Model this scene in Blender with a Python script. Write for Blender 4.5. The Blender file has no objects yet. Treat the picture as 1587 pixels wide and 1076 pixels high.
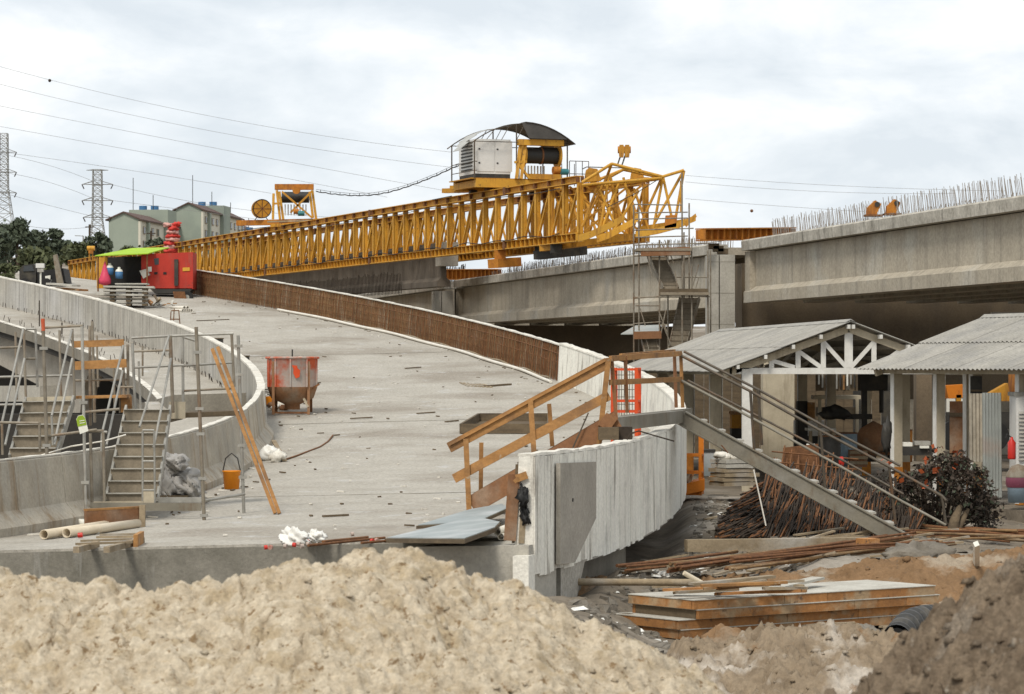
import bpy, bmesh, math, random
import numpy as np
from mathutils import Vector, Matrix
random.seed(7)
S = bpy.context.scene
C = S.collection
PI = math.pi
R = math.radians
H = 3.1                      # eye height over the yard (z = 0)
F, U0, V0 = 4500.0, 793.5, 565.0

# ---------------------------------------------------------------- camera
cam_d = bpy.data.cameras.new('camera'); cam = bpy.data.objects.new('camera', cam_d); C.objects.link(cam)
cam.location = (0, 0, H); cam.rotation_euler = (R(90), 0, 0)
cam_d.sensor_width = 36.0; cam_d.lens = 36.0*F/1587.0
cam_d.shift_y = (V0-538.0)/1587.0
cam_d.clip_start = 0.5; cam_d.clip_end = 6000
cam_d.dof.use_dof = True; cam_d.dof.focus_distance = 62.0; cam_d.dof.aperture_fstop = 9.0
S.camera = cam
# ---------------------------------------------------------------- sky, sun, exposure
SUN_EL, SUN_AZ = R(52), R(-155)      # azimuth from +Y, clockwise; the light comes from behind the camera, a little left
w = bpy.data.worlds.new("World"); S.world = w; w.use_nodes = True
nt = w.node_tree; nt.nodes.clear()
def N(t, **k):
    n = nt.nodes.new(t)
    for a, b in k.items(): setattr(n, a, b)
    return n
sky = N('ShaderNodeTexSky'); sky.sky_type = 'NISHITA'; sky.sun_disc = False
sky.sun_elevation = SUN_EL; sky.sun_rotation = SUN_AZ; sky.dust_density = 2.0
tc = N('ShaderNodeTexCoord')
mp = N('ShaderNodeMapping'); mp.inputs['Scale'].default_value = (6.5, 6.5, 15.0)
nz = N('ShaderNodeTexNoise'); nz.inputs['Scale'].default_value = 2.1; nz.inputs['Detail'].default_value = 7; nz.inputs['Roughness'].default_value = .56
nz.inputs['Distortion'].default_value = .25
cr = N('ShaderNodeValToRGB'); e = cr.color_ramp.elements
e[0].position = .36; e[0].color = (.60, .648, .692, 1); e[1].position = .70; e[1].color = (.90, .89, .875, 1)
el = cr.color_ramp.elements.new(.50); el.color = (.70, .738, .77, 1)
sc_ = N('ShaderNodeVectorMath', operation='SCALE'); sc_.inputs['Scale'].default_value = .10
mx = N('ShaderNodeMix', data_type='RGBA'); mx.inputs['Factor'].default_value = .93
bg = N('ShaderNodeBackground'); out = N('ShaderNodeOutputWorld')
L_ = nt.links.new
L_(tc.outputs['Generated'], mp.inputs['Vector']); L_(mp.outputs['Vector'], nz.inputs['Vector']); L_(nz.outputs['Fac'], cr.inputs['Fac'])
L_(sky.outputs['Color'], sc_.inputs[0]); L_(sc_.outputs['Vector'], mx.inputs['A']); L_(cr.outputs['Color'], mx.inputs['B'])
L_(mx.outputs['Result'], bg.inputs['Color']); L_(bg.outputs['Background'], out.inputs['Surface'])
bg.inputs['Strength'].default_value = 1.0
sun_d = bpy.data.lights.new('sun', 'SUN'); sun = bpy.data.objects.new('sun', sun_d); C.objects.link(sun)
sun_d.energy = 1.9; sun_d.angle = R(14); sun_d.color = (1, .945, .86)
sd = Vector((math.sin(SUN_AZ)*math.cos(SUN_EL), math.cos(SUN_AZ)*math.cos(SUN_EL), math.sin(SUN_EL)))
sun.rotation_euler = sd.to_track_quat('Z', 'Y').to_euler()
S.view_settings.view_transform = 'Standard'; S.view_settings.look = 'None'
S.view_settings.exposure = 0.40; S.view_settings.gamma = 1.0; S.view_settings.use_curve_mapping = False
S.render.engine = 'CYCLES'
S.cycles.use_denoising = True; S.cycles.max_bounces = 6; S.cycles.diffuse_bounces = 3; S.cycles.glossy_bounces = 2
S.cycles.transparent_max_bounces = 6; S.cycles.caustics_reflective = False; S.cycles.caustics_refractive = False

# ---------------------------------------------------------------- helpers
def at(u, v, Y):
    return Vector(((u-U0)/F*Y, Y, H+(V0-v)/F*Y))
def ground_at(u, v, z=0.0):
    Y = F*(H-z)/(v-V0); return Vector(((u-U0)/F*Y, Y, z))
# the ramp: a circle that climbs away to the left
P_ = dict(cx=-111.904, cy=66.559, RL=106.04, w=9.3509, z0=-2.0837, a=.048019, b=.00092986, cf=.025782, d=-.016935, c3=-5.8251e-6)
WR = P_['w']
def D(th, e, dz=0.0):
    p = P_; s = th*p['RL']
    r = p['RL']*(1+p['d']*th*(1-e/p['w']))+e
    z = p['z0']+p['a']*s+p['b']*s*s+p['c3']*s**3+p['cf']*max(min(e, 12), -3)
    return Vector((p['cx']+r*math.cos(th), p['cy']+r*math.sin(th), H+z+dz))
def proj(p):
    return (U0+F*p.x/p.y, V0-F*(p.z-H)/p.y)
def deck_te(u, v):
    best = None
    for i in range(-60, 160):
        for j in range(-2, 24):
            th, e = i*.006-.0, j*.5-1
            q = proj(D(th, e)); c = (q[0]-u)**2+((q[1]-v)*2)**2
            if best is None or c < best[0]: best = (c, th, e)
    _, th, e = best
    for _ in range(12):
        q = proj(D(th, e)); r0 = (q[0]-u, q[1]-v)
        a = proj(D(th+1e-4, e)); b = proj(D(th, e+1e-3))
        J = [[(a[0]-q[0])/1e-4, (b[0]-q[0])/1e-3], [(a[1]-q[1])/1e-4, (b[1]-q[1])/1e-3]]
        det = J[0][0]*J[1][1]-J[0][1]*J[1][0]
        if abs(det) < 1e-9: break
        th -= max(-.02, min(.02, (J[1][1]*r0[0]-J[0][1]*r0[1])/det)); e -= max(-1, min(1, (-J[1][0]*r0[0]+J[0][0]*r0[1])/det))
    return th, e
def ondeck(u, v, dz=0.0):
    th, e = deck_te(u, v); return D(th, e, dz)

ORG = {}
def tag(o, label=None, cat=None, group=None, kind=None):
    if label: o['label'] = label
    if cat: o['category'] = cat
    if group: o['group'] = group
    if kind: o['kind'] = kind
    return o
def thing(name, label, cat, loc, group=None):
    o = bpy.data.objects.new(name, None); C.objects.link(o); o.empty_display_size = .2
    o.location = loc; ORG[o.name] = Vector(loc)
    return tag(o, label, cat, group)
class MB:
    def __init__(s): s.v = []; s.f = []; s.sm = []
    def add(s, vs, fs, smooth=False):
        n = len(s.v); s.v += [tuple(p) for p in vs]; s.f += [tuple(i+n for i in f) for f in fs]; s.sm += [smooth]*len(fs); return s
    def hexa(s, p):      # 8 points: bottom 4 ccw, top 4 ccw
        return s.add(p, [(3,2,1,0),(4,5,6,7),(0,1,5,4),(1,2,6,5),(2,3,7,6),(3,0,4,7)])
    def box(s, c, d, yaw=0, M=None):
        c = Vector(c); x, y, z = d[0]/2, d[1]/2, d[2]/2
        m = M if M is not None else Matrix.Rotation(yaw, 3, 'Z')
        return s.hexa([c+m@Vector(q) for q in ((-x,-y,-z),(x,-y,-z),(x,y,-z),(-x,y,-z),(-x,-y,z),(x,-y,z),(x,y,z),(-x,y,z))])
    def beam(s, p, q, w, h, up=(0,0,1)):
        p, q = Vector(p), Vector(q); d = (q-p).normalized(); u = Vector(up)
        if abs(d.dot(u)) > .98: u = Vector((0,1,0)) if abs(d.y) < .9 else Vector((1,0,0))
        r = d.cross(u).normalized(); u = r.cross(d).normalized(); r = r*w/2; u = u*h/2
        return s.hexa([p-r-u, p+r-u, q+r-u, q-r-u, p-r+u, p+r+u, q+r+u, q-r+u])
    def ibeam(s, p, q, w, h, t=.03, up=(0,0,1)):
        p, q = Vector(p), Vector(q); d = (q-p).normalized(); u = Vector(up)
        if abs(d.dot(u)) > .98: u = Vector((0,1,0)) if abs(d.y) < .9 else Vector((1,0,0))
        r = d.cross(u).normalized(); u = r.cross(d).normalized()
        s.beam(p+u*(h/2-t/2), q+u*(h/2-t/2), w, t, u); s.beam(p-u*(h/2-t/2), q-u*(h/2-t/2), w, t, u)
        return s.beam(p, q, t, h-2*t, u)
    def path(s, pts, r, n=6, cap=True, closed=False):
        pts = [Vector(p) for p in pts]; rings = []; m = len(pts)
        prev = None
        for i, p in enumerate(pts):
            if closed: d = pts[(i+1) % m]-pts[i-1]
            else: d = pts[min(i+1, m-1)]-pts[max(i-1, 0)]
            d.normalize()
            if prev is None:
                a = d.cross(Vector((0,0,1)))
                if a.length < .05: a = d.cross(Vector((0,1,0)))
            else: a = prev-d*prev.dot(d)
            a.normalize(); b = d.cross(a); prev = a
            rr = r[i] if isinstance(r, (list, tuple)) else r
            rings.append([p+(a*math.cos(t)+b*math.sin(t))*rr for t in (2*PI*k/n for k in range(n))])
        vs = [q for g in rings for q in g]; fs = []
        for i in range(m if closed else m-1):
            j = (i+1) % m
            for k in range(n): fs.append((i*n+k, j*n+k, j*n+(k+1) % n, i*n+(k+1) % n))
        s.add(vs, fs, n > 4)
        if cap and not closed:
            s.add(rings[0], [tuple(range(n))]); s.add(rings[-1], [tuple(reversed(range(n)))])
        return s
    def tube(s, p, q, r, n=6): return s.path([p, q], r, n)
    def pipe(s, p, q, r, ri, n=16):      # open hollow pipe
        p, q = Vector(p), Vector(q)
        s.path([p, q], r, n, cap=False)
        k = len(s.f); s.path([p, q], ri, n, cap=False); s.f[k:] = [tuple(reversed(f)) for f in s.f[k:]]
        m = len(s.v)-4*n
        for a in (0, n):
            fs = [(m+a+i, m+a+(i+1) % n, m+2*n+a+(i+1) % n, m+2*n+a+i) for i in range(n)]
            s.f += fs if a else [tuple(reversed(f)) for f in fs]; s.sm += [False]*n
        return s
    def lathe(s, prof, c, n=20, M=None):
        c = Vector(c); m = M if M is not None else Matrix.Identity(3)
        vs = [c+m@Vector((r*math.cos(2*PI*k/n), r*math.sin(2*PI*k/n), z)) for r, z in prof for k in range(n)]
        fs = [(i*n+k, i*n+(k+1) % n, (i+1)*n+(k+1) % n, (i+1)*n+k) for i in range(len(prof)-1) for k in range(n)]
        return s.add(vs, fs, True)
    def prism(s, poly, ext):             # planar polygon pushed along ext
        poly = [Vector(p) for p in poly]; e = Vector(ext); n = len(poly)
        vs = poly+[p+e for p in poly]
        fs = [tuple(reversed(range(n))), tuple(range(n, 2*n))]+[(i, (i+1) % n, n+(i+1) % n, n+i) for i in range(n)]
        return s.add(vs, fs)
    def loft(s, secs, cap=True, smooth=False):   # list of closed sections with equal counts
        n = len(secs[0]); vs = [p for g in secs for p in g]; fs = []
        for i in range(len(secs)-1):
            for k in range(n): fs.append((i*n+k, i*n+(k+1) % n, (i+1)*n+(k+1) % n, (i+1)*n+k))
        s.add(vs, fs, smooth)
        if cap: s.add(secs[0], [tuple(reversed(range(n)))]); s.add(secs[-1], [tuple(range(n))])
        return s
    def mesh(s, name, mat, org=(0,0,0), fix=True):
        me = bpy.data.meshes.new(name); o = Vector(org)
        me.from_pydata([(p[0]-o.x, p[1]-o.y, p[2]-o.z) for p in s.v], [], s.f)
        if mat: me.materials.append(mat)
        me.polygons.foreach_set('use_smooth', s.sm)
        if fix:
            b = bmesh.new(); b.from_mesh(me); bmesh.ops.recalc_face_normals(b, faces=b.faces); b.to_mesh(me); b.free()
        me.update(); return me
    def build(s, name, mat, parent=None, org=None, fix=True, kind=None, label=None):
        if parent is not None: og = ORG[parent.name]
        else: og = Vector(org) if org is not None else Vector((0,0,0))
        o = bpy.data.objects.new(name, s.mesh(name, mat, og, fix)); C.objects.link(o)
        if parent is not None: o.parent = parent
        else: o.location = og
        ORG[o.name] = og
        if kind: o['kind'] = kind
        if label: o['label'] = label
        return o
def put(mesh, name, parent, M):          # a shared mesh placed by a world matrix under a thing or part
    o = bpy.data.objects.new(name, mesh); C.objects.link(o); o.parent = parent
    o.matrix_local = Matrix.Translation(-ORG[parent.name]) @ M; ORG[o.name] = ORG[parent.name]; return o
def span_matrix(p, q, up=(0,0,1)):       # x along p->q
    p, q = Vector(p), Vector(q); x = (q-p).normalized(); u = Vector(up)
    if abs(x.dot(u)) > .98: u = Vector((0,1,0))
    y = u.cross(x).normalized(); z = x.cross(y)
    M = Matrix((x, y, z)).transposed().to_4x4(); M.translation = p; return M
def dup(root, loc=None, rotz=None, label=None):
    r = root.copy(); C.objects.link(r)
    if loc is not None: r.location = loc
    if rotz is not None: r.rotation_euler.z = rotz
    if label: r['label'] = label
    for ch in list(root.children):
        c = ch.copy(); C.objects.link(c); c.parent = r
        for g in ch.children:
            d = g.copy(); C.objects.link(d); d.parent = c
    return r

# value noise for relief
_rs = np.random.RandomState(11); _T = _rs.rand(256, 256)
def vnoise(x, y):
    x = np.asarray(x, float); y = np.asarray(y, float)
    xi = np.floor(x).astype(int); yi = np.floor(y).astype(int); fx = x-xi; fy = y-yi
    fx = fx*fx*(3-2*fx); fy = fy*fy*(3-2*fy)
    g = lambda a, b: _T[a & 255, b & 255]
    return (g(xi, yi)*(1-fx)+g(xi+1, yi)*fx)*(1-fy)+(g(xi, yi+1)*(1-fx)+g(xi+1, yi+1)*fx)*fy
def fbm(x, y, oct=5, gain=.5):
    s = 0; a = 1.0; t = 0
    for k in range(oct):
        s = s+a*(vnoise(x*2**k+17.3*k, y*2**k+9.1*k)-.5); t += a; a *= gain
    return s/t*2
def grid_obj(name, X, Y, Z, mat, smooth=True):
    ny, nx = X.shape
    v = np.stack([X, Y, Z], -1).reshape(-1, 3)
    i = np.arange((ny-1)*(nx-1)); r = i//(nx-1); c = i % (nx-1); a = r*nx+c
    f = np.stack([a, a+1, a+nx+1, a+nx], 1)
    me = bpy.data.meshes.new(name); me.vertices.add(len(v)); me.vertices.foreach_set('co', v.ravel())
    me.loops.add(f.size); me.loops.foreach_set('vertex_index', f.ravel().astype(np.int32))
    me.polygons.add(len(f)); me.polygons.foreach_set('loop_start', np.arange(0, f.size, 4, dtype=np.int32))
    me.polygons.foreach_set('loop_total', np.full(len(f), 4, np.int32))
    me.polygons.foreach_set('use_smooth', np.full(len(f), smooth))
    me.materials.append(mat); me.update(); me.validate()
    o = bpy.data.objects.new(name, me); C.objects.link(o); return o
def sstep(x, a, b):
    t = np.clip((x-a)/(b-a), 0, 1); return t*t*(3-2*t)

# ---------------------------------------------------------------- materials
def mat(name, c1, c2=None, scale=2.0, rough=.85, metal=0.0, bump=0.0, bscale=25.0, streak=None, spots=None, stain=None, vary=0.0, stretch=(1,1,1), spec=.3, detail=8, clamp=(.3,.7), grain=None):
    m = bpy.data.materials.new(name); m.use_nodes = True; t = m.node_tree; n = t.nodes; n.clear()
    o = n.new('ShaderNodeOutputMaterial'); b = n.new('ShaderNodeBsdfPrincipled'); t.links.new(b.outputs[0], o.inputs[0])
    b.inputs['Roughness'].default_value = rough; b.inputs['Metallic'].default_value = metal; b.inputs['Specular IOR Level'].default_value = spec
    g = n.new('ShaderNodeNewGeometry'); pos = g.outputs['Position']
    def noise(sc, st=(1,1,1), det=8, ro=.6, off=0):
        mpn = n.new('ShaderNodeMapping'); mpn.inputs['Scale'].default_value = st; mpn.inputs['Location'].default_value = (off, off*.7, off*1.3)
        t.links.new(pos, mpn.inputs['Vector'])
        q = n.new('ShaderNodeTexNoise'); q.inputs['Scale'].default_value = sc; q.inputs['Detail'].default_value = det; q.inputs['Roughness'].default_value = ro
        t.links.new(mpn.outputs[0], q.inputs['Vector']); return q.outputs['Fac']
    def ramp(src, a, c):
        r = n.new('ShaderNodeMapRange'); r.inputs['From Min'].default_value = a; r.inputs['From Max'].default_value = c; t.links.new(src, r.inputs['Value']); return r.outputs[0]
    def mix(fac, A, B, blend='MIX'):
        x = n.new('ShaderNodeMix'); x.data_type = 'RGBA'; x.blend_type = blend
        if isinstance(fac, float): x.inputs['Factor'].default_value = fac
        else: t.links.new(fac, x.inputs['Factor'])
        for s_, k in ((A, 'A'), (B, 'B')):
            if isinstance(s_, tuple): x.inputs[k].default_value = (*s_, 1)
            else: t.links.new(s_, x.inputs[k])
        return x.outputs['Result']
    def mul(a, k):
        x = n.new('ShaderNodeMath'); x.operation = 'MULTIPLY'; t.links.new(a, x.inputs[0])
        if isinstance(k, float): x.inputs[1].default_value = k
        else: t.links.new(k, x.inputs[1])
        return x.outputs[0]
    c2 = c2 or tuple(k*.75 for k in c1)
    tint = lambda c: (min(.85, c[0]*1.04), c[1], c[2]*.92)
    c1, c2 = tint(c1), tint(c2)
    col = mix(ramp(noise(scale, stretch, detail), *clamp), c1, c2)
    if stain:     # (colour, scale, lo, hi, strength): broad soft blotches
        col = mix(mul(ramp(noise(stain[1], (1,1,1), 5, .55, 31), stain[2], stain[3]), float(stain[4])), col, stain[0])
    if streak:    # (colour, horizontal freq, vertical freq, lo, hi, strength): vertical runs
        col = mix(mul(ramp(noise(1.0, (streak[1], streak[1], streak[2]), 6, .65, 7), streak[3], streak[4]), float(streak[5])), col, streak[0])
    if spots:     # (colour, scale, lo, hi)
        col = mix(ramp(noise(spots[1], (1,1,1), 6, .7, 53), spots[2], spots[3]), col, spots[0])
    ga, gs = grain if grain else ((.16, 16.0) if rough >= .8 else (.07, 20.0))
    if ga:
        gv = n.new('ShaderNodeMapRange'); t.links.new(noise(gs, (1,1,1), 7, .78, 77), gv.inputs['Value']); gv.inputs['From Min'].default_value = .33; gv.inputs['From Max'].default_value = .67
        gv.inputs['To Min'].default_value = 1-ga*1.25; gv.inputs['To Max'].default_value = 1+ga
        gx_ = n.new('ShaderNodeVectorMath'); gx_.operation = 'SCALE'; t.links.new(col, gx_.inputs[0]); t.links.new(gv.outputs[0], gx_.inputs['Scale']); col = gx_.outputs[0]
    if vary:
        oi = n.new('ShaderNodeObjectInfo'); v = n.new('ShaderNodeMapRange'); t.links.new(oi.outputs['Random'], v.inputs['Value'])
        v.inputs['To Min'].default_value = 1-vary; v.inputs['To Max'].default_value = 1+vary*.6
        x = n.new('ShaderNodeVectorMath'); x.operation = 'SCALE'; t.links.new(col, x.inputs[0]); t.links.new(v.outputs[0], x.inputs['Scale']); col = x.outputs[0]
    t.links.new(col, b.inputs['Base Color'])
    if bump:
        bp = n.new('ShaderNodeBump'); bp.inputs['Strength'].default_value = min(1, bump); bp.inputs['Distance'].default_value = .02
        t.links.new(noise(bscale, (1,1,1), 6, .65, 3), bp.inputs['Height']); t.links.new(bp.outputs[0], b.inputs['Normal'])
    return m
M = {}
M['deck'] = mat('deck_concrete', (.415,.40,.372), (.335,.32,.292), 1.0, .95, bump=.9, bscale=14, stain=((.25,.215,.17), .26, .48, .66, .8), spots=((.49,.48,.455), 1.2, .58, .72), streak=((.21,.19,.16), .8, .8, .60, .74, .5), clamp=(.25,.75), grain=(.30, 15.0))
M['deckside'] = mat('deck_edge_concrete', (.27,.26,.235), (.16,.155,.135), 1.6, .95, bump=.5, streak=((.42,.41,.38), 5, .5, .58, .75, .6))
M['barrier'] = mat('barrier_concrete', (.47,.44,.385), (.34,.31,.265), 1.3, .9, bump=.35, streak=((.24,.165,.09), 2.4, .35, .53, .68, .8), stain=((.29,.27,.23), .7, .45, .65, .7), vary=.06)
M['parapet'] = mat('parapet_concrete', (.46,.45,.425), (.34,.33,.305), 1.2, .95, bump=.3, streak=((.20,.19,.17), 5.5, .22, .47, .66, .75), stain=((.52,.51,.49), .25, .52, .7, .7), vary=.05)
M['capping'] = mat('white_cement_cap', (.72,.71,.68), (.5,.49,.46), 3, .95, bump=.8, bscale=9)
M['board'] = mat('whitewashed_board_concrete', (.84,.83,.80), (.70,.69,.66), 1.0, .9, bump=.5, streak=((.25,.215,.17), 3.5, .5, .56, .66, .8), vary=.05, stretch=(1,1,.3), stain=((.40,.38,.345), 1.1, .53, .7, .6))
M['shadeg'] = mat('shade_toned_girder', (.19,.165,.14), (.12,.105,.088), .8, .95, bump=.3, streak=((.07,.055,.042), 2.5, .4, .5, .7, .6))  # girder concrete darkened so its colour carries the shade below the gantry
M['precast'] = mat('precast_panel_concrete', (.38,.36,.33), (.29,.275,.25), 1.5, .95, bump=.4, spots=((.10,.09,.08), 11, .66, .72))
M['girder'] = mat('girder_concrete', (.42,.385,.325), (.33,.30,.25), .6, .95, bump=.4, bscale=7, streak=((.20,.18,.145), 1.8, .16, .50, .70, .65), stain=((.45,.43,.375), .4, .5, .68, .6), grain=(.2, 8.0))
M['slabedge'] = mat('slab_edge_concrete', (.50,.485,.45), (.31,.295,.265), 1.4, .95, bump=.7, bscale=7, streak=((.16,.15,.125), 2.6, .5, .53, .66, .8), grain=(.25, 8.0))
M['pier'] = mat('pier_concrete', (.44,.43,.40), (.33,.32,.295), .9, .95, bump=.3, streak=((.25,.24,.22), 3.2, .25, .52, .72, .5))
M['darkcon'] = mat('weathered_concrete', (.25,.235,.205), (.17,.16,.14), .8, .95, bump=.3, streak=((.10,.09,.075), 2.2, .3, .5, .72, .6))
M['brownwall'] = mat('shade_toned_brown_concrete', (.19,.15,.105), (.115,.092,.068), .5, .95, bump=.3, streak=((.11,.09,.07), .8, .2, .5, .7, .6))  # streaked brown concrete, with the viaduct's shade put into its base colour
M['yellow'] = mat('yellow_steel_paint', (.62,.345,.045), (.51,.265,.032), 1.2, .6, bump=.05, streak=((.20,.085,.025), 5, .8, .51, .72, .8), spots=((.15,.07,.028), 4.5, .60, .70), vary=.16)
M['yellow2'] = mat('ochre_steel_paint', (.54,.275,.032), (.42,.20,.024), 1.2, .6, streak=((.16,.065,.02), 5, .8, .5, .74, .8), spots=((.12,.055,.025), 4.0, .6, .72), vary=.10)
M['orange'] = mat('orange_steel_paint', (.62,.20,.014), (.50,.15,.012), 2, .55, spots=((.20,.07,.02), 5, .62, .72))
M['rustor'] = mat('rusty_orange_beam', (.52,.22,.03), (.34,.12,.02), 1.4, .8, streak=((.16,.06,.025), 4, 1, .5, .7, .8))
M['redlift'] = mat('red_orange_paint', (.62,.085,.02), (.5,.06,.016), 2, .55, spots=((.25,.05,.03), 5, .62, .72))
M['galv'] = mat('galvanised_steel', (.40,.40,.385), (.27,.265,.25), 5, .55, .25, streak=((.20,.13,.08), 3, 2, .58, .74, .7), vary=.15)
M['galvd'] = mat('dirty_scaffold_tube', (.30,.275,.235), (.19,.165,.13), 6, .7, .1, streak=((.17,.08,.03), 3, 2, .5, .7, .7), vary=.18)
M['riser'] = mat('dusty_stair_riser', (.27,.235,.185), (.20,.17,.13), 5, .85, bump=.3, vary=.14)
M['nosing'] = mat('worn_tread_edge', (.47,.46,.43), (.33,.32,.29), 8, .6, .2)
M['steel'] = mat('grey_stair_steel', (.235,.22,.185), (.165,.155,.13), 2.5, .6, .1, streak=((.13,.075,.035), 3, 1, .56, .72, .7), stain=((.30,.285,.25), 1.5, .5, .7, .6))
M['darkrail'] = mat('dark_rail_steel', (.105,.09,.07), (.06,.05,.04), 4, .55, .2, streak=((.17,.08,.03), 4, 2, .52, .7, .7))
M['rust'] = mat('rusty_rebar', (.21,.10,.045), (.105,.05,.026), 6, .9, bump=.3, spots=((.32,.13,.045), 9, .58, .72))
M['rebarcage'] = mat('brown_rebar_cage', (.30,.19,.095), (.19,.118,.058), 1.3, .9, streak=((.085,.055,.035), 4, .4, .48, .7, .75), stain=((.37,.30,.21), .9, .52, .66, .75), spots=((.09,.06,.04), 3.0, .60, .70), vary=.14)
M['rebard'] = mat('dark_rebar', (.062,.047,.036), (.036,.028,.022), 6, .8, .2)
M['rebarp'] = mat('greyish_starter_bars', (.27,.245,.225), (.16,.14,.125), 6, .8)
M['wood'] = mat('orange_formwork_timber', (.42,.225,.085), (.28,.145,.055), 3, .8, bump=.3, stretch=(.35,.35,3), stain=((.17,.095,.05), 1.6, .5, .66, .75), spots=((.40,.33,.24), 5, .62, .70), vary=.13)
M['woodb'] = mat('brown_formwork_ply', (.25,.125,.06), (.175,.085,.045), 1.5, .85, bump=.2, stain=((.33,.26,.19), 1.4, .52, .7, .6), vary=.1)
M['wooddk'] = mat('old_dark_timber', (.15,.115,.075), (.085,.065,.045), 3, .9, bump=.4, stretch=(.6,.6,3))
M['woodgr'] = mat('greyed_timber', (.33,.27,.19), (.22,.175,.12), 3, .9, bump=.4, stain=((.42,.40,.36), 1.2, .5, .7, .7), vary=.15)
M['woodpan'] = mat('weathered_orange_timber', (.40,.195,.07), (.26,.125,.05), 2.6, .85, bump=.4, stain=((.38,.30,.19), 2.6, .50, .64, .7), spots=((.11,.075,.05), 6, .58, .68), vary=.2)
M['pale'] = mat('pale_cement_dust_ply', (.50,.50,.475), (.36,.35,.325), 2, .9, bump=.3, spots=((.26,.22,.17), 5, .62, .72))
M['white'] = mat('white_timber_paint', (.70,.71,.71), (.57,.57,.56), 3, .6, streak=((.36,.31,.25), 4, .7, .60, .76, .6), vary=.05)
M['cream'] = mat('cream_post_paint', (.54,.49,.39), (.41,.365,.285), 2.2, .75, streak=((.23,.18,.12), 5, .6, .52, .72, .6), vary=.1)  # cream paint, brightened to stand for light reaching the posts under the roof
M['fibro'] = mat('fibre_cement_sheet', (.35,.345,.33), (.265,.26,.245), 1.3, .9, bump=.15, stain=((.25,.24,.22), 1.1, .47, .64, .7), spots=((.20,.19,.17), 5, .60, .70), vary=.09)
M['corr'] = mat('zinc_sheet', (.40,.43,.43), (.30,.325,.325), 1.5, .5, .3, stain=((.40,.31,.25), 1.4, .52, .7, .7))
M['pvc'] = mat('cream_pvc', (.68,.61,.50), (.58,.51,.40), 2, .5, vary=.06)
M['pvcw'] = mat('white_pvc', (.72,.71,.68), (.6,.58,.54), 2, .5)
M['sheetbl'] = mat('bluish_form_sheet', (.31,.355,.375), (.22,.255,.27), 1.2, .5, .1, stain=((.47,.48,.47), 1.2, .5, .7, .7))
M['plastic'] = mat('white_plastic_film', (.78,.79,.79), (.66,.67,.67), 5, .35)
M['tarp'] = mat('grey_tarp', (.48,.48,.485), (.36,.355,.355), 2.2, .7, bump=.4, bscale=8, stain=((.42,.415,.41), 1.3, .52, .68, .6))
M['bucket'] = mat('orange_plastic', (.74,.27,.012), (.66,.22,.012), 3, .45)
M['black'] = mat('black_rubber', (.022,.022,.023), (.014,.014,.014), 4, .6)
M['blackp'] = mat('black_corrugated_plastic', (.05,.05,.05), (.032,.032,.032), 4, .5, stain=((.16,.14,.11), 3, .55, .7, .5))
M['dark'] = mat('dark_machine_paint', (.045,.043,.04), (.028,.027,.025), 3, .6, stain=((.10,.085,.06), 2, .52, .7, .6))
M['red'] = mat('red_machine_paint', (.47,.04,.024), (.36,.03,.02), 1.5, .6, spots=((.20,.045,.035), 4, .60, .72), streak=((.25,.10,.07), 4, .6, .54, .74, .6))
M['hopper'] = mat('worn_red_hopper_paint', (.52,.115,.05), (.44,.085,.04), 2, .75, stain=((.40,.35,.30), .9, .42, .50, .9), streak=((.38,.34,.30), 3.5, .8, .52, .60, .9), bump=.3)
M['hopperr'] = mat('rusty_hopper_cone', (.32,.165,.085), (.23,.13,.075), 2, .9, stain=((.30,.235,.17), 1.6, .5, .68, .8))
M['lime'] = mat('lime_green_tarp', (.34,.54,.03), (.27,.43,.03), 1.6, .7)
M['pink'] = mat('pink_plastic_bag', (.62,.07,.14), (.52,.05,.11), 4, .4)
M['blue'] = mat('blue_plastic', (.06,.17,.36), (.045,.13,.28), 4, .5)
M['lblue'] = mat('light_blue_plastic_bin', (.24,.33,.42), (.19,.26,.34), 2, .5)
M['maroon'] = mat('purple_bin_bag', (.20,.055,.095), (.14,.04,.07), 6, .4)
M['teal'] = mat('teal_motor', (.04,.19,.22), (.03,.14,.17), 4, .5)
M['whitecab'] = mat('white_generator_panel', (.66,.67,.68), (.58,.59,.60), .8, .5)
M['roofdk'] = mat('dark_curved_sheet', (.085,.082,.08), (.055,.053,.052), 2, .7)
M['rooflt'] = mat('light_curved_sheet', (.45,.46,.46), (.33,.34,.34), 2, .6, .2)
M['drum'] = mat('dark_cable_drum', (.04,.042,.042), (.025,.026,.026), 8, .6, stretch=(6,6,1))
M['green'] = mat('green_render', (.31,.36,.315), (.27,.315,.28), .15, .9, stain=((.17,.20,.18), .1, .5, .7, .5))
M['creamw'] = mat('cream_facade', (.60,.585,.52), (.54,.525,.46), .2, .9)
M['tile'] = mat('brown_roof_tiles', (.125,.085,.075), (.09,.06,.055), .8, .9)
M['glass'] = mat('dark_window_glass', (.035,.04,.045), (.025,.03,.033), 1, .1, spec=.5)
M['latt'] = mat('pylon_steel', (.32,.325,.325), (.25,.255,.255), 2, .6, .2)
M['wire'] = mat('power_line', (.30,.31,.32), (.25,.26,.27), 2, .6)
M['sand'] = mat('pale_sand', (.60,.54,.445), (.40,.335,.25), 9, 1.0, bump=1, bscale=40, stain=((.42,.33,.21), 9.0, .52, .64, .8), spots=((.24,.165,.09), 15, .57, .64), spec=.1, detail=10, grain=(.22, 34.0))
M['soil'] = mat('dark_brown_soil', (.25,.20,.15), (.14,.108,.08), 5.5, 1.0, bump=1, bscale=50, stain=((.31,.265,.21), 3, .52, .66, .7), spots=((.36,.32,.26), 9, .62, .72), spec=.1, detail=10, grain=(.35, 30.0))
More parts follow.
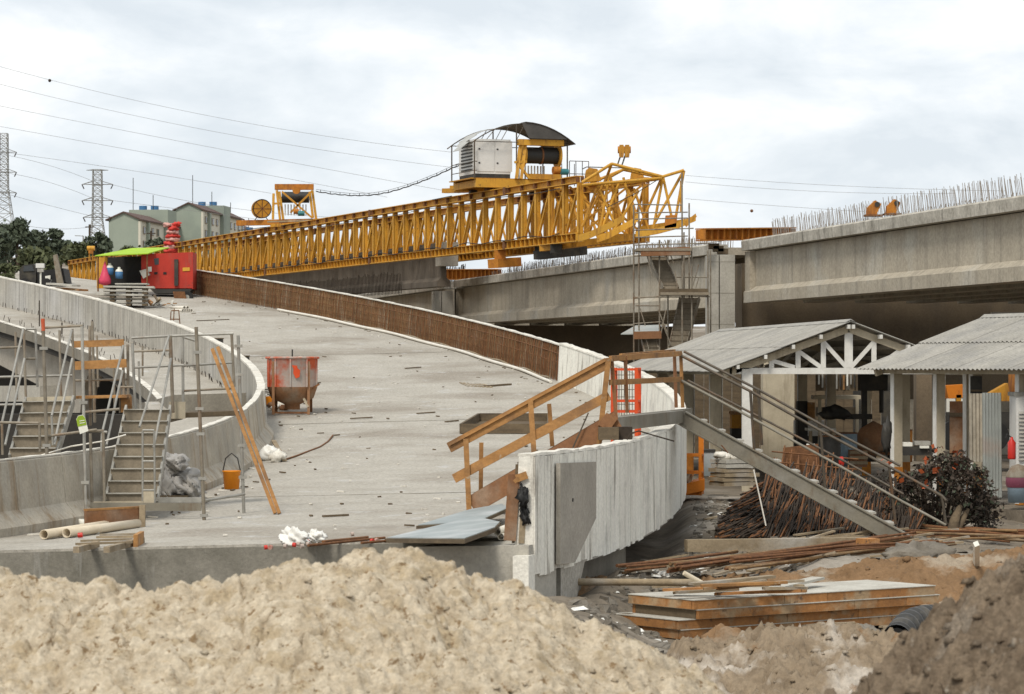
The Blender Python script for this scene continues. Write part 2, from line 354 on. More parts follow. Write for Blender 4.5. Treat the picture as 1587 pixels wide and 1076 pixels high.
M['redsoil'] = mat('reddish_brown_soil', (.26,.165,.095), (.165,.105,.06), 1.8, 1.0, bump=1, bscale=20, stain=((.37,.315,.24), 1.1, .55, .66, .75), spots=((.11,.09,.07), 3, .62, .70), spec=.1)
M['whitesoil'] = mat('whitish_clay', (.29,.235,.175), (.185,.145,.105), 2.6, 1.0, bump=1, bscale=20, stain=((.50,.445,.375), 1.2, .51, .62, .9), spots=((.22,.13,.065), 1.6, .60, .68), spec=.1)
M['ground'] = mat('yard_mud', (.22,.19,.155), (.125,.108,.088), 1.4, 1.0, bump=.9, bscale=9, stain=((.36,.325,.275), .35, .48, .66, .8), spots=((.085,.075,.065), 1.6, .60, .70), spec=.15)
M['rubble'] = mat('grey_rubble', (.30,.275,.24), (.17,.155,.135), 2, 1.0, bump=.8, vary=.3)
M['shadecon'] = mat('shade_dark_concrete', (.05,.047,.043), (.03,.028,.026), .8, .95)  # near black concrete: shade under the ledge and ramp put into the colour
M['hill'] = mat('hill_scrub', (.07,.085,.05), (.05,.06,.038), .1, 1.0)
M['bark'] = mat('bark', (.08,.06,.045), (.05,.04,.03), 5, .95)
def leafmat(name, a, b):
    return mat(name, a, b, 1.2, .75, vary=.1)
M['leaf'] = leafmat('dark_leaves', (.10,.125,.085), (.055,.072,.05))
M['leaf2'] = leafmat('olive_leaves', (.11,.125,.06), (.055,.068,.036))
M['leaf3'] = leafmat('blackish_leaves', (.06,.043,.032), (.022,.018,.014))
M['leafr'] = leafmat('orange_red_leaves', (.42,.10,.03), (.22,.05,.02))
M['stripe'] = mat('red_tarp', (.55,.05,.04), (.46,.04,.03), 3, .6)
M['stripew'] = mat('faded_pink_cloth', (.62,.36,.33), (.5,.28,.26), 3, .6)
M['ext'] = mat('extinguisher_red', (.5,.03,.02), (.42,.025,.02), 3, .35)
M['paper'] = mat('white_printed_card', (.76,.77,.74), (.68,.69,.66), 6, .5)
M['taggreen'] = mat('green_printed_card', (.27,.40,.03), (.22,.34,.025), 6, .5)
M['skin'] = mat('skin', (.42,.24,.16), (.36,.2,.13), 6, .6)
M['cloth'] = mat('blue_work_clothes', (.06,.08,.13), (.04,.055,.09), 6, .9)
# ================================================================ terrain
def axis(fine0, fine1, st, lo, hi, g=1.22):
    a = list(np.arange(fine0, fine1, st)); d = st; x = fine1
    while x < hi: a.append(x); d *= g; x += d
    d = st; x = fine0-st; b = []
    while x > lo: b.append(x); d *= g; x -= d
    return np.array(sorted(b)+a)
gx = axis(1.0, 13.5, .085, -4200, 4200); gy = axis(19, 62, .105, -120, 5600)
GX, GY = np.meshgrid(gx, gy)
def bar_x(Y): return np.interp(Y, [36,40,45,50,55,60,66,75], [.3,.9,1.75,2.65,3.2,3.6,3.85,3.7])
def yard_z(X, Y):
    crest = 42.0+(X-1.5)*.85
    dig = -.55*(1-sstep(Y, crest-1.6, crest+.5))*sstep(X, .6, 2.2)*sstep(Y, 3, 20)
    emb = 5.9*sstep(Y, 178, 192)*(1-sstep(Y, 280, 330))*sstep(X+.08*Y, 1, 5)
    act = sstep(X, -.6, .8)*(1-sstep(X, 14, 20))*sstep(Y, 12, 19)*(1-sstep(Y, 62, 72))
    rough = (fbm(X*.55, Y*.55, 5)*.16+fbm(X*3.1, Y*3.1, 4)*.05)*(.45+.55*(1-sstep(Y, 52, 58)))
    ditch = -.28*np.exp(-((X-3.3)**2/1.0+(Y-49)**2/40))
    under = -.35*(1-sstep(X-bar_x(Y), -.5, .3))*sstep(Y, 38, 41)
    return dig+act*rough+ditch+under+emb
def far_hill(X, Y):
    return 25*sstep(Y, 240, 560)*sstep(-X+.02*Y, 6, 60)*(1-.35*sstep(-X, 200, 420))*(1-sstep(Y, 900, 1600))+fbm(X*.02, Y*.02, 3)*1.5*sstep(Y, 240, 400)*sstep(-X, -20, 60)
g = grid_obj('ground', GX, GY, yard_z(GX, GY)+far_hill(GX, GY), M['ground']); tag(g, 'muddy grey brown yard rising to a low hill on the left', kind='structure')

def interp_profile(prof, u):
    a = np.array(prof, float); return np.interp(u, a[:,0], a[:,1])
def mound(name, prof, Yc, x0, x1, y0, y1, st, slope, back, m, amp, label, rnd=.12, seed=0, clods=0, cm=None, csz=(.012,.045), tilt=0):
    xs = np.arange(x0, x1, st); ys = np.arange(y0, y1, st); X, Y = np.meshgrid(xs, ys)
    yc = Yc+fbm(X*.6+seed, X*0+seed, 3)*.5+tilt*(X-(x0+x1)/2)
    u = U0+F*X/yc; zc = H+(V0-interp_profile(prof, u))/F*yc
    d = yc-Y; near = np.sqrt(np.maximum(d, 0)**2+rnd**2)-rnd; far = np.sqrt(np.maximum(-d, 0)**2+rnd**2)-rnd
    def relief(X, Y): return (fbm(X*1.3+seed, Y*1.3, 3)*.8+fbm(X*4.5+seed, Y*4.5, 3)*.7+np.abs(fbm(X*7.5+seed, Y*7.5, 3))*.85+np.abs(fbm(X*17-seed, Y*17, 3))*.42+fbm(X*38, Y*38+seed, 3)*.20-.55*np.exp(-(fbm(X*2.6+seed, Y*1.7+3, 4)/.035)**2)*(.4+vnoise(X*3, Y*3))-1.0*np.maximum(fbm(X*8-seed, Y*8, 3)-.28, 0))*amp
    Z = zc-near*slope-far*back+relief(X, Y)
    Z -= .03+(.05 if 'sand_m' in name else 0)
    o = grid_obj(name, X, Y, Z, m); tag(o, label, kind='structure')
    if clods:
        rs = np.random.RandomState(seed+3); mb = MB()
        base = [(-1,-.6,-.5),(1,-.7,-.4),(.8,.7,-.5),(-.8,.8,-.4),(-.6,-.5,.6),(.7,-.4,.7),(.5,.6,.5),(-.5,.5,.7)]
        for k in range(clods):
            i = rs.randint(2, X.shape[0]-2); j = rs.randint(2, X.shape[1]-2)
            s = csz[0]+(csz[1]-csz[0])*rs.rand()**3
            a = rs.rand()*6.28; c_, s_ = math.cos(a), math.sin(a)
            q = []
            for p in base:
                p = [p[t]*(.6+.7*rs.rand()) for t in range(3)]
                q.append((X[i,j]+(p[0]*c_-p[1]*s_)*s, Y[i,j]+(p[0]*s_+p[1]*c_)*s, Z[i,j]+p[2]*s*.7-s*.05))
            mb.hexa(q)
        c = mb.build('clods', cm or m, kind='stuff'); tag(c, 'small loose lumps lying over '+label)
        for p in c.data.polygons: p.use_smooth = True
    return o
SANDP = [(-1600,900),(-700,870),(-200,860),(0,868),(60,880),(100,885),(130,897),(200,891),(250,902),(320,897),(380,892),(420,880),(500,866),(560,853),(600,848),(640,849),(700,852),(760,866),(830,884),(870,905),(900,930),(960,952),(1020,982),(1070,1015),(1120,1052),(1150,1076),(1250,1160),(1500,1300)]
mound('sand_mound', SANDP, 14.2, -6.0, 2.6, 11.4, 15.6, .0095, .42, .5, M['sand'], .082, 'heaped pale beige sand filling the foreground', clods=1100, seed=5, csz=(.008,.03))
SOILP = [(900,1250),(1100,1180),(1240,1110),(1310,1072),(1340,1042),(1400,1004),(1440,962),(1480,934),(1530,902),(1587,868),(1700,800),(1900,740)]
mound('soil_mound', SOILP, 12.0, .9, 4.2, 9.4, 13.4, .0085, .55, .6, M['soil'], .15, 'dark brown clumpy soil heap at the lower right', clods=1500, seed=23, csz=(.012,.05))
CLAYP = [(1000,1060),(1060,992),(1090,985),(1140,990),(1190,968),(1230,972),(1290,964),(1330,972),(1360,985),(1400,978),(1420,990),(1460,1040)]
mound('clay_mound', CLAYP, 31.5, 1.3, 5.2, 28.2, 33.5, .03, .45, .5, M['whitesoil'], .15, 'whitish clay spoil below the timber panels', seed=41, clods=350, csz=(.02,.06), rnd=.3)
BANKP = [(860,905),(900,902),(980,905),(1060,900),(1180,893),(1290,884),(1350,874),(1400,866),(1470,864),(1530,856),(1587,848),(1700,846)]
mound('dirt_bank', BANKP, 44.0, .8, 10.5, 41.2, 46.5, .05, .42, .22, M['redsoil'], .12, 'reddish brown earth bank with a pale crest behind the timber panels', seed=61, clods=500, csz=(.02,.08), rnd=.35, tilt=.25)
BRSP = [(1120,905),(1165,888),(1185,872),(1210,862),(1235,857),(1262,862),(1290,873),(1310,884),(1330,900)]
mound('brown_sand_heap', BRSP, 46.4, 3.5, 5.6, 45.3, 47.4, .03, .35, .5, mat('brown_sand', (.25,.175,.085), (.19,.13,.06), 4, 1, bump=.8, bscale=40), .02, 'small brown sand heap in front of the rusty bars', seed=71, rnd=.2)

# rubble and litter on the yard
rs = np.random.RandomState(4); mb = MB(); mbp = MB()
for k in range(3300):
    if k < 1700: u = 890+rs.rand()*260; v = 775+rs.rand()*125
    elif k < 2400: u = 880+rs.rand()*240; v = 880+rs.rand()*130
    else: u = 890+rs.rand()*700; v = 770+rs.rand()*140
    p = ground_at(u, v, 0.0); z = float(yard_z(np.array([p.x]), np.array([p.y]))[0])
    if p.x < float(bar_x(p.y))+.2: continue
    s = .02+.09*rs.rand()**3; a = rs.rand()*3
    q = [Vector(t) for t in ((-1,-.6,-.4),(1,-.6,-.4),(1,.6,-.4),(-1,.6,-.4),(-.7,-.4,.3),(.7,-.4,.3),(.7,.4,.3),(-.7,.4,.3))]
    q = [Matrix.Rotation(a, 3, 'Z')@Matrix.Rotation(rs.rand()-.5, 3, 'X')@Vector((t.x*(.6+rs.rand()), t.y*(.6+rs.rand()), t.z*(.5+rs.rand())))*s+Vector((p.x, p.y, z+s*.2)) for t in q]
    (mbp if rs.rand() < .14 else mb).hexa(q)
tag(mb.build('rubble', M['rubble'], kind='stuff'), 'grey broken rubble strewn over the muddy yard')
tag(mbp.build('litter', M['plastic'], kind='stuff'), 'white scraps of litter among the rubble')

mb = MB(); rs = np.random.RandomState(31)
for k in range(150):
    u = 880+rs.rand()*600; v = 785+rs.rand()*135; p = ground_at(u, v, 0.0)
    if p.x < float(bar_x(p.y))+.3: continue
    z = float(yard_z(np.array([p.x]), np.array([p.y]))[0])+.05; a = rs.rand()*1.4-.5; ln = .25+.9*rs.rand()
    mb.beam((p.x, p.y, z), (p.x+math.cos(a)*ln, p.y+math.sin(a)*ln, z+.02+.12*rs.rand()), .04+.1*rs.rand(), .03)
tag(mb.build('scrap_timber', M['woodgr'], kind='stuff'), 'broken scrap timber strewn over the muddy yard')
# ================================================================ the ramp
def th_front(e):
    th = -.24
    for _ in range(20): th -= (D(th, e).y-(39.75+.02*e))/106.0
    return th
ne = 26; es = [-.3+(WR+.6)*i/ne for i in range(ne+1)]; fr = [th_front(e) for e in es]
nr = 150; secs = []
for i in range(nr+1):
    t = (i/nr)**1.15; thk = .95 if i < 3 else .45
    top = [D(fr[j]+(1.06-fr[j])*t, es[j]) for j in range(ne+1)]
    if 0 < i: top = [p+Vector((0,0,float(fbm(np.array([p.x*.7]), np.array([p.y*.35]), 3)[0])*.022)) for p in top]
    secs.append(top+[p-Vector((0,0,thk)) for p in reversed(top)])
mb = MB(); mb.loft(secs); ramp = mb.build('ramp_road', M['deck']); tag(ramp, 'grey concrete ramp deck curving up and away to the left', kind='structure')
mb = MB()      # front face, slightly proud, darker where the forms came off
tops = [D(fr[j], es[j]) for j in range(ne+1)]
mb.loft([[p+Vector((0,-.03,-.035)), p+Vector((0,.02,-.035)), p+Vector((0,.02,-1.1)), p+Vector((0,-.03,-1.1))] for p in tops])
tag(mb.build('ramp_edge', M['deckside']), 'rough dark concrete edge of the ramp above the sand', kind='structure')
mb = MB()
mb.loft([[D(t, WR-.55, -.46), D(t, WR+.05, -.46), D(t, WR+.05, -1.5), D(t, WR-.55, -1.5)] for t in (-.235, -.21, -.19, -.172)])
tag(mb.build('support_wall', M['darkcon']), 'plain grey support wall under the near end of the ramp', 'support wall')
mb = MB()
mb.loft([[D(t, WR-.25, -.46), D(t, WR-.05, -.46), D(t, WR-.05, -1.5), D(t, WR-.25, -1.5)] for t in (-.171, -.1695)])
mb.build('wall_edge', M['capping'], bpy.data.objects['support_wall'])

def arc_segments(name, lab, prof, t0, t1, seg, m, part, gap=.006, cap=None):
    o = thing(name, lab[0], lab[1], D((t0+t1)/2, prof[0][0]))
    n = max(1, round((t1-t0)*P_['RL']/seg))
    for i in range(n):
        a = t0+(t1-t0)*i/n+gap/P_['RL']; b = t0+(t1-t0)*(i+1)/n-gap/P_['RL']
        mb = MB(); jit = random.uniform(-.008, .008)
        mb.loft([[D(a+(b-a)*k/3, e+jit, z) for e, z in prof] for k in range(4)]); s = mb.build(part, m, o)
        if cap:
            mb = MB(); mb.loft([[D(a+(b-a)*k/6, e+jit, z+random.uniform(0,.02)*(z > cap[0][1]+.005)) for e, z in cap] for k in range(7)]); mb.build('cement_cap', M['capping'], s)
    return o
JER = [(.2,-.02),(.2,.13),(.0,.37),(-.08,1.12),(-.11,1.15),(-.25,1.15),(-.25,-.05)]
arc_segments('concrete_barrier', ('tan stained concrete barrier with a flared toe beside the scaffold stairs', 'barrier'), JER, -.245, .052, 2.2, M['barrier'], 'barrier_segment', cap=[(-.095,1.15),(-.095,1.165),(-.24,1.165),(-.24,1.15)])
PAR = [(.02,-.02),(-.05,1.12),(-.24,1.13),(-.25,-.05)]
arc_segments('parapet_wall', ('long grey board marked parapet climbing along the left edge of the ramp', 'parapet'), PAR, .055, .70, 2.4, M['parapet'], 'parapet_segment', gap=.003, cap=[(-.05,1.12),(-.05,1.155),(-.25,1.16),(-.25,1.12)])
# stubs of cut rebar and dark form ties along the outer foot of the parapet
mb = MB()
for k in range(90):
    t = .19+.42*k/90+random.uniform(0,.003); p = D(t, -.3-random.uniform(0,.12)); mb.tube(p, p+Vector((random.uniform(-.03,.03),0,random.uniform(.08,.2))), .012, 4)
for k in range(60):
    t = .3+.35*k/60; p = D(t, -2.2+random.uniform(-.2,.2)); mb.tube(p, p+Vector((random.uniform(-.05,.05),0,random.uniform(.08,.22))), .011, 4)
tag(mb.build('rebar_stubs', M['rebard'], kind='stuff'), 'short cut rebar stubs along the ledge below the grey parapet')

# outer bridge ledge left of the parapet
sb = thing('bridge_ledge', 'unfinished concrete bridge ledge with an arched dark underside left of the ramp', 'bridge', D(.3,-1.5,-.5))
mb = MB(); mb.loft([[D(t,-.26,-.01), D(t,-.26,-.33), D(t,-2.5,-.33), D(t,-2.5,-.01)] for t in np.linspace(.168,.8,40)]); led = mb.build('ledge_slab', M['deck'], sb)
mb = MB(); mb.loft([[D(t,-2.5,-.03), D(t,-2.5,-.36), D(t,-2.54,-.36), D(t,-2.54,-.03)] for t in np.linspace(.17,.8,40)]); mb.build('ledge_face', M['darkcon'], sb)
mb = MB()
for k in range(40): mb.loft([[D(t,-2.35,.0), D(t,-2.35,.022), D(t,-2.53,.022), D(t,-2.53,.0)] for t in (.17+.012*k, .17+.012*k+.0105)])
mb.build('white_edge_strip', M['capping'], sb, kind='stuff')
mb = MB(); mb.loft([[D(t,-.26,-.02), D(t,-.26,-.5), D(t,-2.9,-.5), D(t,-2.9,-.02)] for t in np.linspace(-.03,.166,14)]); mb.build('lower_apron', M['deck'], sb)
def arc_pt(u, v, e):
    th = .3
    for _ in range(60):
        q = proj(D(th, e)); q2 = proj(D(th+1e-3, e)); th -= max(-.03, min(.03, (q[0]-u)/((q2[0]-q[0])/1e-3)))
    p = D(th, e); return th, (H+(V0-v)/F*p.y)-p.z
def arc_plate(uvs, e, thick):
    pts = [arc_pt(u, v, e) for u, v in uvs]; n = len(pts)
    a = [D(t, e, dz) for t, dz in pts]; b = [D(t, e+thick, dz) for t, dz in pts]
    mb = MB(); fs = [tuple(range(n)), tuple(reversed(range(n, 2*n)))]+[(i, (i+1) % n, n+(i+1) % n, n+i) for i in range(n)]
    return mb.add(a+b, fs)
arc_plate([(-90,470),(-60,480),(0,508),(52,526),(90,540),(110,548),(110,640),(62,640),(62,598),(40,586),(0,566),(-60,535),(-90,522)], -1.9, .5).build('girder_web', M['precast'], sb)
arc_plate([(110,548),(133,560),(174,576),(209,602),(222,626),(200,630),(188,612),(176,592),(162,578),(148,574),(136,582),(128,604),(124,640),(110,640)], -1.9, .5).build('arched_web', M['precast'], sb)
arc_plate([(-90,600),(62,598),(62,622),(-90,624)], -2.6, .9).build('cross_beam', M['pier'], sb)
arc_plate([(205,628),(372,612),(372,648),(205,650)], -2.3, 1.9).build('end_block', M['darkcon'], sb)
MB().loft([[D(t, 1.2, -.5), D(t, 1.6, -.5), D(t, 1.6, -5), D(t, 1.2, -5)] for t in np.linspace(.18,.85,20)]).build('void_backing', M['shadecon'], sb)  # dark backing added behind the arched web, standing for the shaded void
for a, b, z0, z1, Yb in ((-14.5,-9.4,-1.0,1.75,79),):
    MB().box(((a+b)/2, Yb, (z0+z1)/2), (b-a, .5, z1-z0), R(-8)).build('abutment_wall', M['shadecon'], sb)
mb = MB(); mb.loft([[D(t,-2.45,-.34), D(t,4,-.34), D(t,4,-.6), D(t,-2.45,-.6)] for t in np.linspace(.18,.8,20)]); mb.build('soffit', M['shadecon'], sb)

# right barrier
def arc_pt2(u, v, e, th=-.2):
    for _ in range(60):
        q = proj(D(th, e)); q2 = proj(D(th+1e-3, e)); th -= max(-.01, min(.01, (q[0]-u)/((q2[0]-q[0])/1e-3)))
    p = D(th, e); return th, (H+(V0-v)/F*p.y)-p.z
rb = thing('concrete_barrier', 'white board marked concrete barrier on the outer right edge of the ramp', 'barrier', D(-.05, WR+.2))
BPR = [(WR+.02,-.02),(WR+.08,1.14),(WR+.29,1.14),(WR+.29,-.38),(WR+.02,-.38)]
t0, t1 = arc_pt2(829, 712, WR+.31)[0], .192; n = 18
for i in range(n):
    a = t0+(t1-t0)*i/n+2e-5; b = t0+(t1-t0)*(i+1)/n-2e-5; mb = MB()
    mb.loft([[D(a+(b-a)*k/3, e, z) for e, z in BPR] for k in range(4)]); s = mb.build('barrier_segment', M['board'], rb)
    mb = MB(); mb.loft([[D(a+(b-a)*k/7, e, z+random.uniform(0,.03)*(z > 1.15)) for e, z in ((WR+.06,1.142),(WR+.07,1.165),(WR+.30,1.165),(WR+.31,1.142))] for k in range(8)]); mb.build('cement_cap', M['capping'], s)
bw = .33/(P_['RL']+WR); k = 0; t = t0
while t < .06:
    wd = bw*random.uniform(.55,1.3); mb = MB(); o_ = random.uniform(.018,.022); lo = -.44+random.uniform(-.03,.03)
    mb.loft([[D(q, WR+.291, 1.135), D(q, WR+.29+o_, 1.135+random.uniform(-.01,.01)), D(q, WR+.29+o_, lo), D(q, WR+.291, lo)] for q in (t+6.5e-5, t+wd-6.5e-5)])
    mb.build('form_board', M['board'], rb); t += wd
def rb_pt(u, v, e): return arc_pt2(u, v, e)
pts = [arc_pt2(u, v, WR+.33) for u, v in ((861,718),(917,716),(917,803),(884,872),(861,875))]
a = [D(t, WR+.40, z) for t, z in pts]; b = [D(t, WR+.335, z) for t, z in pts]; n = 5
mb = MB(); mb.add(a+b, [tuple(range(n)), tuple(reversed(range(n, 2*n)))]+[(i, (i+1) % n, n+(i+1) % n, n+i) for i in range(n)])
pp = mb.build('precast_panel', M['precast'], rb)
t, z = arc_pt2(888, 775, WR+.40); p = D(t, WR+.401, z); nrm = Vector((math.cos(t), math.sin(t), 0))
mb = MB(); mb.tube(p-nrm*.02, p+nrm*.004, .026, 12); mb.build('bolt_hole', M['black'], pp)  # black disc standing for the dark inside the hole
mb = MB(); t, z = arc_pt2(850, 838, WR+.32)
mb.loft([[D(q, WR+.10, -.16), D(q, WR+.325, -.16), D(q, WR+.325, -1.2), D(q, WR+.10, -1.2)] for q in (t0-.0035, t0-.0005)]); mb.build('end_board', M['board'], rb)

mb = MB(); mb.loft([[D(q, WR-1.3, -.03), D(q, WR+.28, -.03), D(q, WR+.28, -1.1), D(q, WR-1.3, -1.1)] for q in (t0-.002, t0+.012)]); tag(mb.build('ramp_corner', M['pier']), 'pale concrete corner of the ramp edge below the barrier end', kind='structure')
for nm, mk_, n_, sd, lb in (('deck_scraps','wooddk',170,3,'tiny dark scraps scattered over the ramp deck'),('cement_crumbs','capping',200,4,'tiny pale crumbs of cement scattered over the ramp deck')):
    mb = MB(); rs = np.random.RandomState(sd)
    for k in range(n_):
        t_ = -.22+.75*rs.rand()**1.3; e_ = rs.rand()*WR if rs.rand() < .5 else (WR-.2-1.3*rs.rand()**2 if rs.rand() < .5 else .3+1.2*rs.rand()**2)
        p = D(t_, e_, .012); a = rs.rand()*6.3; ln = .03+.16*rs.rand()**2; mb.beam(p, p+Vector((math.cos(a)*ln, math.sin(a)*ln, .01)), .03+.04*rs.rand(), .025)
    tag(mb.build(nm, M[mk_], kind='stuff'), lb)
# brown rebar wall, still waiting for its concrete
rw = thing('rebar_wall', 'long rusty brown rebar wall along the right edge of the upper ramp', 'rebar wall', D(.4, WR))
T0, T1 = .193, .60; n = 17
for i in range(n):
    a = T0+(T1-T0)*i/n+4e-5; b = T0+(T1-T0)*(i+1)/n-4e-5; mb = MB()
    mb.loft([[D(q, WR+.16, .02), D(q, WR+.19, 1.08), D(q, WR+.22, 1.08), D(q, WR+.20, .02)] for q in np.linspace(a, b, 4)]); f_ = mb.build('form_panel', M['rebarcage'], rw)
    mb = MB()
    for z in (.28, .56, .84): mb.path([D(q, WR+.11, z) for q in np.linspace(a, b, 4)], .014, 4)
    mb.build('horizontal_bars', M['rust'], f_, kind='stuff')
    mb = MB(); mb.loft([[D(q, WR+.12, 1.082), D(q, WR+.12, 1.11+random.uniform(0,.02)), D(q, WR+.24, 1.11+random.uniform(0,.02)), D(q, WR+.24, 1.082)] for q in np.linspace(a, b, 6)]); mb.build('pale_top_strip', M['capping'], f_)
mb = MB(); t = T0
while t < T1:
    e0 = WR+.10+random.uniform(-.02,.02); mb.path([D(t, e0-.04, .0), D(t, e0, .55), D(t+random.uniform(-3e-4,3e-4), e0+.06, 1.09)], .0135, 4); t += .00125
mb.build('vertical_bars', M['rust'], rw, kind='stuff')
mb = MB(); mb.loft([[D(T0-.0004, WR+.06, 0), D(T0-.0004, WR+.1, 1.1), D(T0-.0004, WR+.26, 1.1), D(T0-.0004, WR+.22, 0)], [D(T0-.0001, WR+.06, 0), D(T0-.0001, WR+.1, 1.1), D(T0-.0001, WR+.26, 1.1), D(T0-.0001, WR+.22, 0)]]); mb.build('end_form', M['rebard'], rw)
mb = MB(); mb.path([D(t_, WR-.28+.05*math.sin(t_*90), .07) for t_ in np.linspace(.186,.475,50)], .05, 8)
tag(mb.build('conduit_pipe', M['pvcw']), 'long white conduit pipe lying along the foot of the brown rebar wall', 'pipe')
mb = MB(); mb.path([D(t_, WR-.05, .05+.03*math.sin(t_*200)) for t_ in np.linspace(.2,.42,60)], .035, 6)
tag(mb.build('hose', M['woodgr']), 'thin pale hose tucked between the white conduit and the brown rebar wall', 'hose')
# deck joints and scraps (thin sheets and sticks)
mb = MB()
for t_ in (-.115, .085, .30): mb.loft([[D(t_+q, .3, .003), D(t_+q, .3, .012), D(t_+q, WR-.3, .012), D(t_+q, WR-.3, .003)] for q in (0, 2.2e-4)])
tag(mb.build('joint_strips', M['deckside']), 'dark transverse construction joints across the ramp deck', kind='structure')
# ================================================================ viaduct
def vline(p0, p1):
    p0, p1 = Vector((*p0, 0)), Vector((*p1, 0)); d = (p1-p0).normalized(); n = Vector((-d.y, d.x, 0))    # n points to the right, away from the ramp
    return p0, p1, d, n
def viaduct_span(label, p0, p1, zt, zb, m=M['girder'], width=14.0, ends=True):
    p0, p1, d, n = vline(p0, p1); L = (p1-p0).length
    def pt(l, o, z): q = p0+d*l+n*o; return Vector((q.x, q.y, H+z))
    t = thing('viaduct_span', label, 'viaduct', pt(L/2, 1, zb))
    mb = MB(); mb.loft([[pt(l,.36,zt-.45), pt(l,.36,zb+.62), pt(l,.08,zb+.42), pt(l,.08,zb), pt(l,.95,zb), pt(l,.95,zb+.42), pt(l,.66,zb+.62), pt(l,.66,zt-.45)] for l in (0, L)]); gd = mb.build('edge_girder', m, t)
    mb = MB(); mb.loft([[pt(l,.0,zt-.42), pt(l,-.02,zt-.06), pt(l,.05,zt), pt(l,.9,zt), pt(l,.9,zt-.42)] for l in np.linspace(0, L, 12)]); mb.build('slab_edge', M['slabedge'], t)
    mb = MB(); mb.loft([[pt(l,.9,zt-.42), pt(l,.9,zt-.12), pt(l,width,zt-.12), pt(l,width,zt-.42)] for l in (0, L)]); mb.build('deck_slab', m, t)
    for o in (2.4, 4.5, 6.6, 8.7, 10.8, 13.0):
        mb = MB(); mb.loft([[pt(l,o+.15,zt-.42), pt(l,o+.15,zb+.45), pt(l,o,zb+.3), pt(l,o,zb), pt(l,o+.7,zb), pt(l,o+.7,zb+.3), pt(l,o+.5,zb+.45), pt(l,o+.5,zt-.42)] for l in (.3, L-.3)]); mb.build('girder', m, t)
    if ends:   # thickened girder ends
        for l in (0, L):
            a = l if l == 0 else L-.75
            mb = MB(); mb.loft([[pt(q,.13,zt-.46), pt(q,.13,zb+.05), pt(q,.36,zb+.05), pt(q,.36,zt-.46)] for q in (a+.02, a+.73)]); mb.build('end_block', m, gd)
    return t, pt, L
B_, ptB, LB = viaduct_span('nearest viaduct span at the right with a row of upright rebar along its top', (8.95,113.2), (19.6,56.0), 4.85, 2.4)
A_, ptA, LA = viaduct_span('middle viaduct span under the nose of the yellow gantry', (-3.35,167.2), (7.85,117.2), 4.85, 2.3)
C_, ptC, LC = viaduct_span('farthest viaduct span emerging from behind the rusty rebar wall', (-16.0,226.0), (-4.0,169.5), 4.85, 2.3)
# starter bars
def starter(parent, pt, l0, l1, step, o, z0, h, lean, mt=M['rebarp'], r=.011, jit=.05, name='starter_bars'):
    mb = MB(); l = l0
    while l < l1:
        q = pt(l, o+random.uniform(-jit, jit), z0); hh = h*random.uniform(.85, 1.08)
        e = pt(l+lean*hh+random.uniform(-.03,.03), o+random.uniform(-.05,.05), z0+hh); mb.path([q, e], r, 4)
        l += step*random.uniform(.6, 1.4)
    mb.build(name, mt, parent, kind='stuff')
starter(B_, ptB, .0, LB, .105, 1.3, 4.73, .94, -.34, r=.0095, jit=.02)
starter(B_, ptB, 8, LB, .22, .35, 4.8, .2, .0, name='edge_stubs', r=.01)
starter(A_, ptA, 8, LA-1, .12, 1.4, 4.73, .72, .25)
starter(A_, ptA, 8, LA-1, .3, .5, 4.8, .3, .0, name='edge_stubs')
starter(C_, ptC, 4, LC-1, .2, 1.4, 4.73, 1.1, .55, M['rebard'], .02)
mb = MB()
for z in (5.1,): mb.path([ptA(l, 1.4, z) for l in (8, LA-1)], .012, 4)
mb.build('longitudinal_bar', M['rebard'], A_)
# piers
def pier(label, c, wx, wy, z0, z1, yaw, groove=True):
    t = thing('viaduct_pier', label, 'pier', (c[0], c[1], z0)); m3 = Matrix.Rotation(yaw, 3, 'Z')
    g = .03
    MB().box((*(Vector((c[0], c[1], 0))+m3@Vector((-wx*.31-g/2,0,0)))[:2], (z0+z1)/2), (wx*.38, wy, z1-z0), yaw).build('shaft', M['pier'], t)
    MB().box((*(Vector((c[0], c[1], 0))+m3@Vector((wx*.19+g/2,0,0)))[:2], (z0+z1)/2), (wx*.62-.03, wy, z1-z0), yaw).build('shaft', M['pier'], t)
    MB().box((c[0], c[1]+.05, (z0+z1)/2-.02), (wx*.9, wy*.9, z1-z0-.04), yaw).build('core', M['darkcon'], t)
    for z in np.arange(z0+1.2, z1, 1.22):
        MB().box((c[0], c[1]-wy/2+.0, z), (wx+.01, .012, .018), yaw).build('form_joint', M['darkcon'], t)
    return t
pier('tall grooved grey pier between the two nearest viaduct spans', (8.17,113.9), 1.0, 1.4, -.2, H+4.28, R(2))
pier('short grey pier behind the brown rebar wall between the far spans', (-4.0,166.6), 1.05, 1.4, -.2, H+4.2, R(8))
# pier caps: dark cross walls under the deck
def cross_wall(label, a, b, th_, z0, z1, m):
    t = thing('cross_wall', label, 'bridge wall', ((a[0]+b[0])/2, (a[1]+b[1])/2, z0))
    mb = MB(); mb.beam((a[0], a[1], (z0+z1)/2), (b[0], b[1], (z0+z1)/2), th_, z1-z0); mb.build('wall', m, t)
    return t
cw = cross_wall('brown streaked cross wall, darkened for shade, under the nearest viaduct span', (9.0,115.3), (23.5,118.1), 1.0, -.2, H+4.0, M['brownwall'])
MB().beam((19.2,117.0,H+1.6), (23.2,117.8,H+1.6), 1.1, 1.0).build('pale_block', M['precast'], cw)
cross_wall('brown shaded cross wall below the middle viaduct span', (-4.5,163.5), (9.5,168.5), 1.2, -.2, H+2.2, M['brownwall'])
cross_wall('low concrete parapet wall behind the open sheds', (12.2,99.0), (22,101.0), .4, .0, 1.9, M['girder'])
